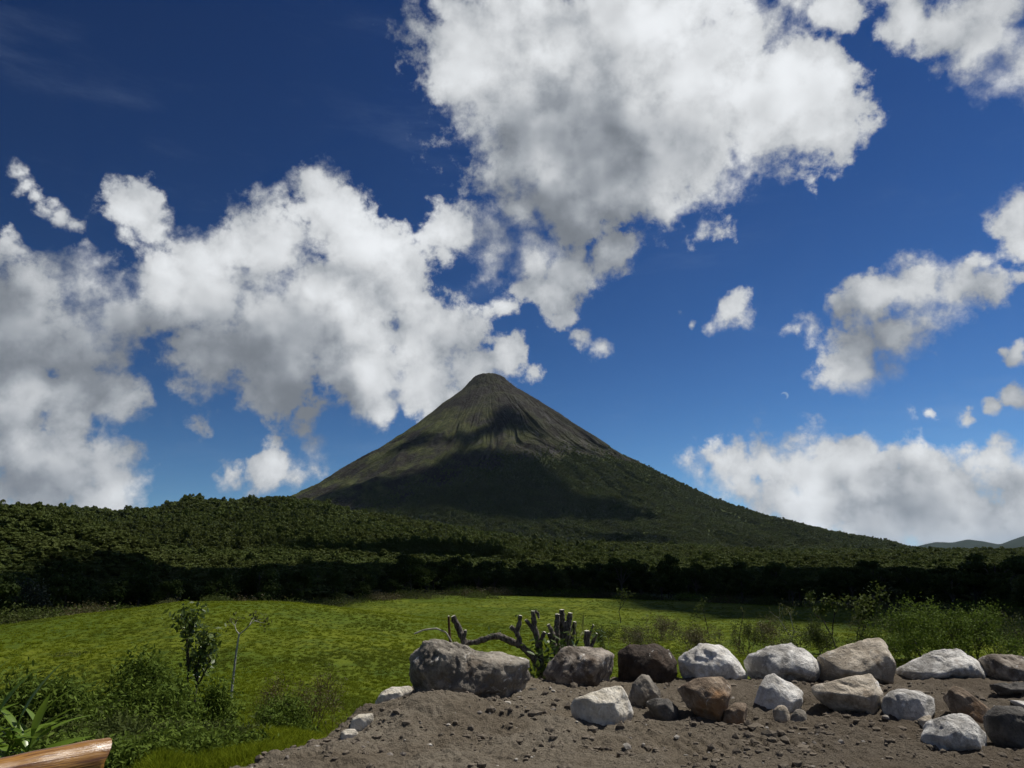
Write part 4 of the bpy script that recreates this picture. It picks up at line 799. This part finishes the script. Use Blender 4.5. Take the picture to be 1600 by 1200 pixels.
P_("shrub","leafless twiggy shrub between the chocolate-brown and the whitest boulder","shrub",1120,975,1012,50,76,M_BROWN,M_TWIG,639,2,.12,.10,.5,4,(2,4),3,.7,.4,.010,.2,.2,spread=.4)
P_("shrub","tiny olive tree beyond the wide humped boulder, left of the dark shrub","shrub",1345,955,990,40,110,M_OLIVE,M_TWIG,640,7,.26,.18,.5,3,(3,4),2,.8,.4,.012,.2,spread=.5)
P_("shrub","rounded bush on the knoll's crest behind the dark sapling","shrub",338,936,958,40,99,M_BUSH2,M_TWIG,641,12,.3,.2,.5,3,(3,5),4,.8,.4,.010,.2,spread=.6)
P_("shrub","grey leafless-looking bush beyond the knoll's near shoulder","shrub",455,946,968,64,135,M_SILVER,M_TWIG,642,8,.4,.2,.5,3,(3,5),5,.8,.4,.010,.2,spread=.7)
P_("shrub","pale scrub at the forest's edge left of the cut limb","shrub",590,940,958,66,165,M_BUSH2,M_TWIG,643,10,.5,.25,.5,3,(3,5),5,.8,.4,.010,.2,spread=.7)
P_("shrub","low scrub at the forest's edge right above the cut limb","shrub",760,930,946,70,178,M_BUSH2,M_TWIG,644,9,.5,.25,.5,3,(3,5),5,.8,.4,.010,.2,spread=.7)
P_("shrub","scrubby bush on the knoll's crest left of the dark sapling","shrub",262,940,962,34,102,M_OLIVE,M_TWIG,645,9,.3,.18,.5,3,(3,4),4,.8,.4,.010,.2,spread=.6)
P_("shrub","dark low weed patch on the knoll's open slope","shrub",128,1022,1040,60,66,M_BUSH2,M_TWIG,646,14,.16,.11,.4,2,(4,6),6,1.0,.4,.006,.05,spread=1.0)
P_("bush","big feathery dark green bush at the foot of the dirt bank","bush",245,1026,1190,270,16.5,M_BUSH,M_DTWIG,651,30,.13,.10,.34,4,(3,4),8,.85,.26,.012,.25,.16,spread=.75)
P_("bush","leafy green bush at the picture's edge above the long pointed leaves","bush",50,1046,1180,190,14,M_BUSH,M_DTWIG,652,26,.12,.09,.34,4,(3,4),5,.75,.36,.012,.25,.16,spread=.7)
P_("bush","loose bush with bare reddish twigs beside the dirt bank","bush",492,1036,1165,125,19,M_BROWN,M_RED,653,6,.12,.05,.35,4,(3,4),4,.6,.38,.008,.3,.18,spread=.45)
P_("bush","green lower bush below the bare reddish twigs","bush",470,1085,1175,90,17.5,M_BUSH,M_DTWIG,654,18,.11,.085,.35,4,(2,4),4,.75,.38,.009,.25,.16,spread=.55)
P_("bush","thin spindly sprout by the terrace edge below the pale-trunked tree","bush",425,1105,1195,34,12.5,M_BUSH,M_TWIG,655,9,.06,.05,.4,3,(2,3),2,.6,.45,.009,.35,.16,spread=.25)
P_("bush","dry sprawling twigs between the feathery bush and the terrace","bush",325,1150,1200,90,12,M_BROWN,M_PALE,656,1,.05,.05,.2,3,(2,3),5,.8,.5,.005,.15,.22,spread=.9)
P_("bush","low green undergrowth below the feathery bush, near the log","bush",175,1120,1200,150,12.5,M_BUSH2,M_TWIG,657,22,.11,.08,.35,3,(3,5),7,.8,.4,.008,.2,.16,spread=.9)
for i,(x,t_,w,dd,mm) in enumerate([(130,1135,90,11.5,0),(215,1128,110,13.2,0),(290,1130,90,13.8,0),(345,1140,70,13,1),(255,1145,120,11.2,1),(170,1150,110,10.2,0),(318,1155,90,10.8,0),(385,1160,60,11.6,1)]):
    P_("bush",["low clump of undergrowth by the log's tip, under the feathery bush","dark undergrowth in the middle of the feathery bush's foot","undergrowth at the feathery bush's foot on the dry twigs' side","small loose clump right of the feathery bush","low olive clump at the picture's bottom below the feathery bush","low dark clump at the picture's bottom right of the log","low dark clump at the picture's bottom beside the dry twigs","small weed clump touching the lower dirt edge"][i],"bush",x,t_,1200,w,dd,M_BUSH if mm==0 else M_BUSH2,M_DTWIG,670+i,20,.09,.075,.36,3,(3,4),6,.8,.4,.008,.2,.18,spread=.8)
for i in range(9):
    x=120+i*33
    P_("weed",("first","second","third","fourth","fifth","sixth","seventh","eighth","ninth")[i]+" leafy weed from the log along the picture's bottom edge","weed",x,1158+(i*7)%17,1215,85,9.6+.35*((i*5)%3),(M_BUSH,M_BUSH2,M_BUSH)[i%3],M_DTWIG,690+i,26,.08,.07,.38,3,(3,4),8,.95,.3,.008,.12,.2,spread=1.0)
for i,(x,t_,w,dd,mm,lb) in enumerate([(942,972,40,74,M_BUSH2,"sparse weed clump beyond the small sawn stump"),(985,975,46,78,M_OLIVE,"small olive scrub above the gap before the chocolate-brown boulder"),(1085,974,44,76,M_BROWN,"low scrub above the gap between the chocolate-brown and the whitest boulder"),(1158,968,50,80,M_BUSH2,"low scrub above the gap between the whitest and the rounded boulder"),(1285,962,56,80,M_BUSH2,"dense low scrub above the gap before the peaked tan boulder"),(1405,955,70,82,M_BUSH,"dark scrub above the gap after the peaked tan boulder"),(1500,946,60,84,M_BUSH,"tall thin scrub behind the far end of the humped grey boulder"),(1578,960,66,80,M_BUSH2,"dark scrub just behind the last back-row boulder"),(1040,962,40,96,M_BROWN,"small brown scrub standing far behind the chocolate-brown boulder"),(1205,958,50,100,M_OLIVE,"pale scrub far behind the rounded grey boulder")]):
    P_("shrub",lb,"shrub",x,t_,1012,w,dd,mm,M_TWIG,780+i,9,.2,.14,.5,3,(3,5),5,.8,.4,.010,.2,.16,spread=.6)
# scrub along the foot of the forest, copies of four kinds
sk=[P_("edge_scrub","x","shrub",700+40*k,936,950,60,160,(M_BUSH2,M_OLIVE,M_BUSH,M_BROWN)[k],M_TWIG,760+k,9,.42,.24,.5,3,(3,5),5,.8,.4,.010,.2,spread=.7) for k in range(4)]
rng=np.random.RandomState(77)
for i in range(34):
    az=-.60+1.25*i/33+rng.uniform(-.012,.012); d=float(WOOD_D(np.array([az]))[0])-rng.uniform(1,9); x=d*math.sin(az); y=d*math.cos(az)
    o=sk[i%4] if i<4 else copy_tree(sk[i%4]); o.location=(x,y,float(H(x,y))); q=rng.uniform(.7,1.7); o.scale=(q*rng.uniform(.9,1.5),q*rng.uniform(.9,1.5),q); o.rotation_euler=(0,0,rng.uniform(0,6.28))
    tag(o,"low scrub bush at the foot of the dark forest front","shrub","scrub along the foot of the forest")
# the pale-trunked tree, drawn limb by limb
g=ground_at(361,hit(361,1090)); d=math.hypot(g.x,g.y); root=empty("pale_trunk_tree",g); tag(root,"thin white-trunked tree alone on the knoll with nearly bare top","tree")
def pl(pts,r): return tube([tuple(at(x,y,d+dd)-g) for x,y,dd in pts],r,8)
v,f=pl([(361,1094,0),(363,1070,0),(366,1045,.1),(369,1020,0),(372,1000,0),(374,990,0)],[.068,.058,.052,.046,.04,.036]); mesh_np("trunk",v,f,M_PTRUNK,root)
bs=[([(374,991,0),(369,985,.2),(367,978,.2),(371,968,.4)],[.028,.024,.018,.01]),([(374,991,0),(382,985,0),(390,977,-.2),(398,970,-.2),(412,967,-.2)],[.032,.028,.022,.016,.008]),([(390,977,-.2),(393,970,.1),(399,963,.2)],[.025,.018,.008]),([(367,978,.2),(362,972,.1)],[.02,.008]),([(398,970,-.2),(405,972,.3),(414,974,.4)],[.02,.014,.007])]
tips=[]
for pp,r_ in bs:
    v,f=pl(pp,r_); mesh_np("branch",v,f,M_PTRUNK,root); q=pp[-1]; tips.append((np.array((at(q[0],q[1],d+q[2])-g)[:]),None,0))
rng=np.random.RandomState(66); v,f,ti=foliage_at(rng,tips,14,.16,.2,.5); mesh_np("foliage",v,f,M_OLIVE,root,smooth=False,attrs={"tint":('FACE',ti)})
# ------------------------------------------------------------------ GRASS
M_BLADE=leafmat("grass_blades",(.092,.130,.006),(.162,.190,.011),.35,.8,.04,(.07,(.072,.095,.012)))
tufts=bpy.data.collections.new("grass_tuft_kinds")
for k in range(5):
    rng=np.random.RandomState(700+k); nb=22; a=rng.uniform(0,6.28,nb); r=.28*np.sqrt(rng.rand(nb)); b=np.stack([r*np.cos(a),r*np.sin(a),np.full(nb,-.04)],1); hh=rng.uniform(.5,1.,nb); ln=rng.normal(size=(nb,2))*.30; ln+=np.array([.1,0])
    w=.022*rng.uniform(.7,1.4,nb); ta=rng.uniform(0,6.28,nb); wv=np.stack([np.cos(ta)*w,np.sin(ta)*w,0*w],1)
    md=b+np.stack([ln[:,0]*.35,ln[:,1]*.35,hh*.6],1); tp=b+np.stack([ln[:,0],ln[:,1],hh],1)
    v=np.stack([b-wv,b+wv,md+wv*.8,md-wv*.8,tp],1).reshape(-1,3); i=np.arange(nb)*5; fq=np.stack([i,i+1,i+2,i+3],1); ft=np.stack([i+3,i+2,i+4],1); ti=rng.rand(nb)
    o=mesh_np("grass_tuft",v,[fq,ft],None,smooth=False,link=False,mats=[M_BLADE,M_BLADE],attrs={"tint":('FACE',np.concatenate([ti,ti]))}); tufts.objects.link(o)
rng=np.random.RandomState(71); n=185000; d=np.exp(rng.uniform(math.log(6.5),math.log(215),n)); az=rng.uniform(-.95,.95,n); x=d*np.sin(az); y=d*np.cos(az)
ok=(d<WOOD_D(az)+4)&~((sdist(x,y)<.45)&(d<18))&((d>11)|(az<-.2)); ok&=(fbm(x/6,y/6,0,3,seed=72)>-.45); x=x[ok]; y=y[ok]; d=d[ok]; z=H(x,y); n=len(x)
sz=np.clip(.14+d*.0058,0,1.1)*rng.uniform(.6,1.4,n); ht=np.clip(.15-d*.0003,.11,.3)*rng.uniform(.5,1.4,n)*(1+.5*np.clip(fbm(x/9,y/9,0,3,seed=73)*2,-.6,1))
grass=instance_object("grass",np.stack([x,y,z],1),sz,ht,rng.uniform(0,6.28,n),rng.randint(0,5,n),tufts); tag(grass,"rough green pasture grass","grass",kind="stuff")
# ------------------------------------------------------------------ AIR
t=MT("thin_air"); vs=t.n("ShaderNodeVolumePrincipled"); vs.inputs["Color"].default_value=(.62,.80,1,1); vs.inputs["Density"].default_value=7e-6; vs.inputs["Anisotropy"].default_value=.2; t.k(vs.outputs[0],t.out.inputs["Volume"])
q=54000.; zl,zh=-30.,1200.
v=np.array([[x,y,z] for z in (zl,zh) for x,y in ((-q,-q),(q,-q),(q,q),(-q,q))]); f=np.array([[0,3,2,1],[4,5,6,7],[0,1,5,4],[1,2,6,5],[2,3,7,6],[3,0,4,7]])
haze=mesh_np("haze",v,f,t.m,smooth=False); tag(haze,"thin bluish air over the whole valley","haze",kind="stuff")
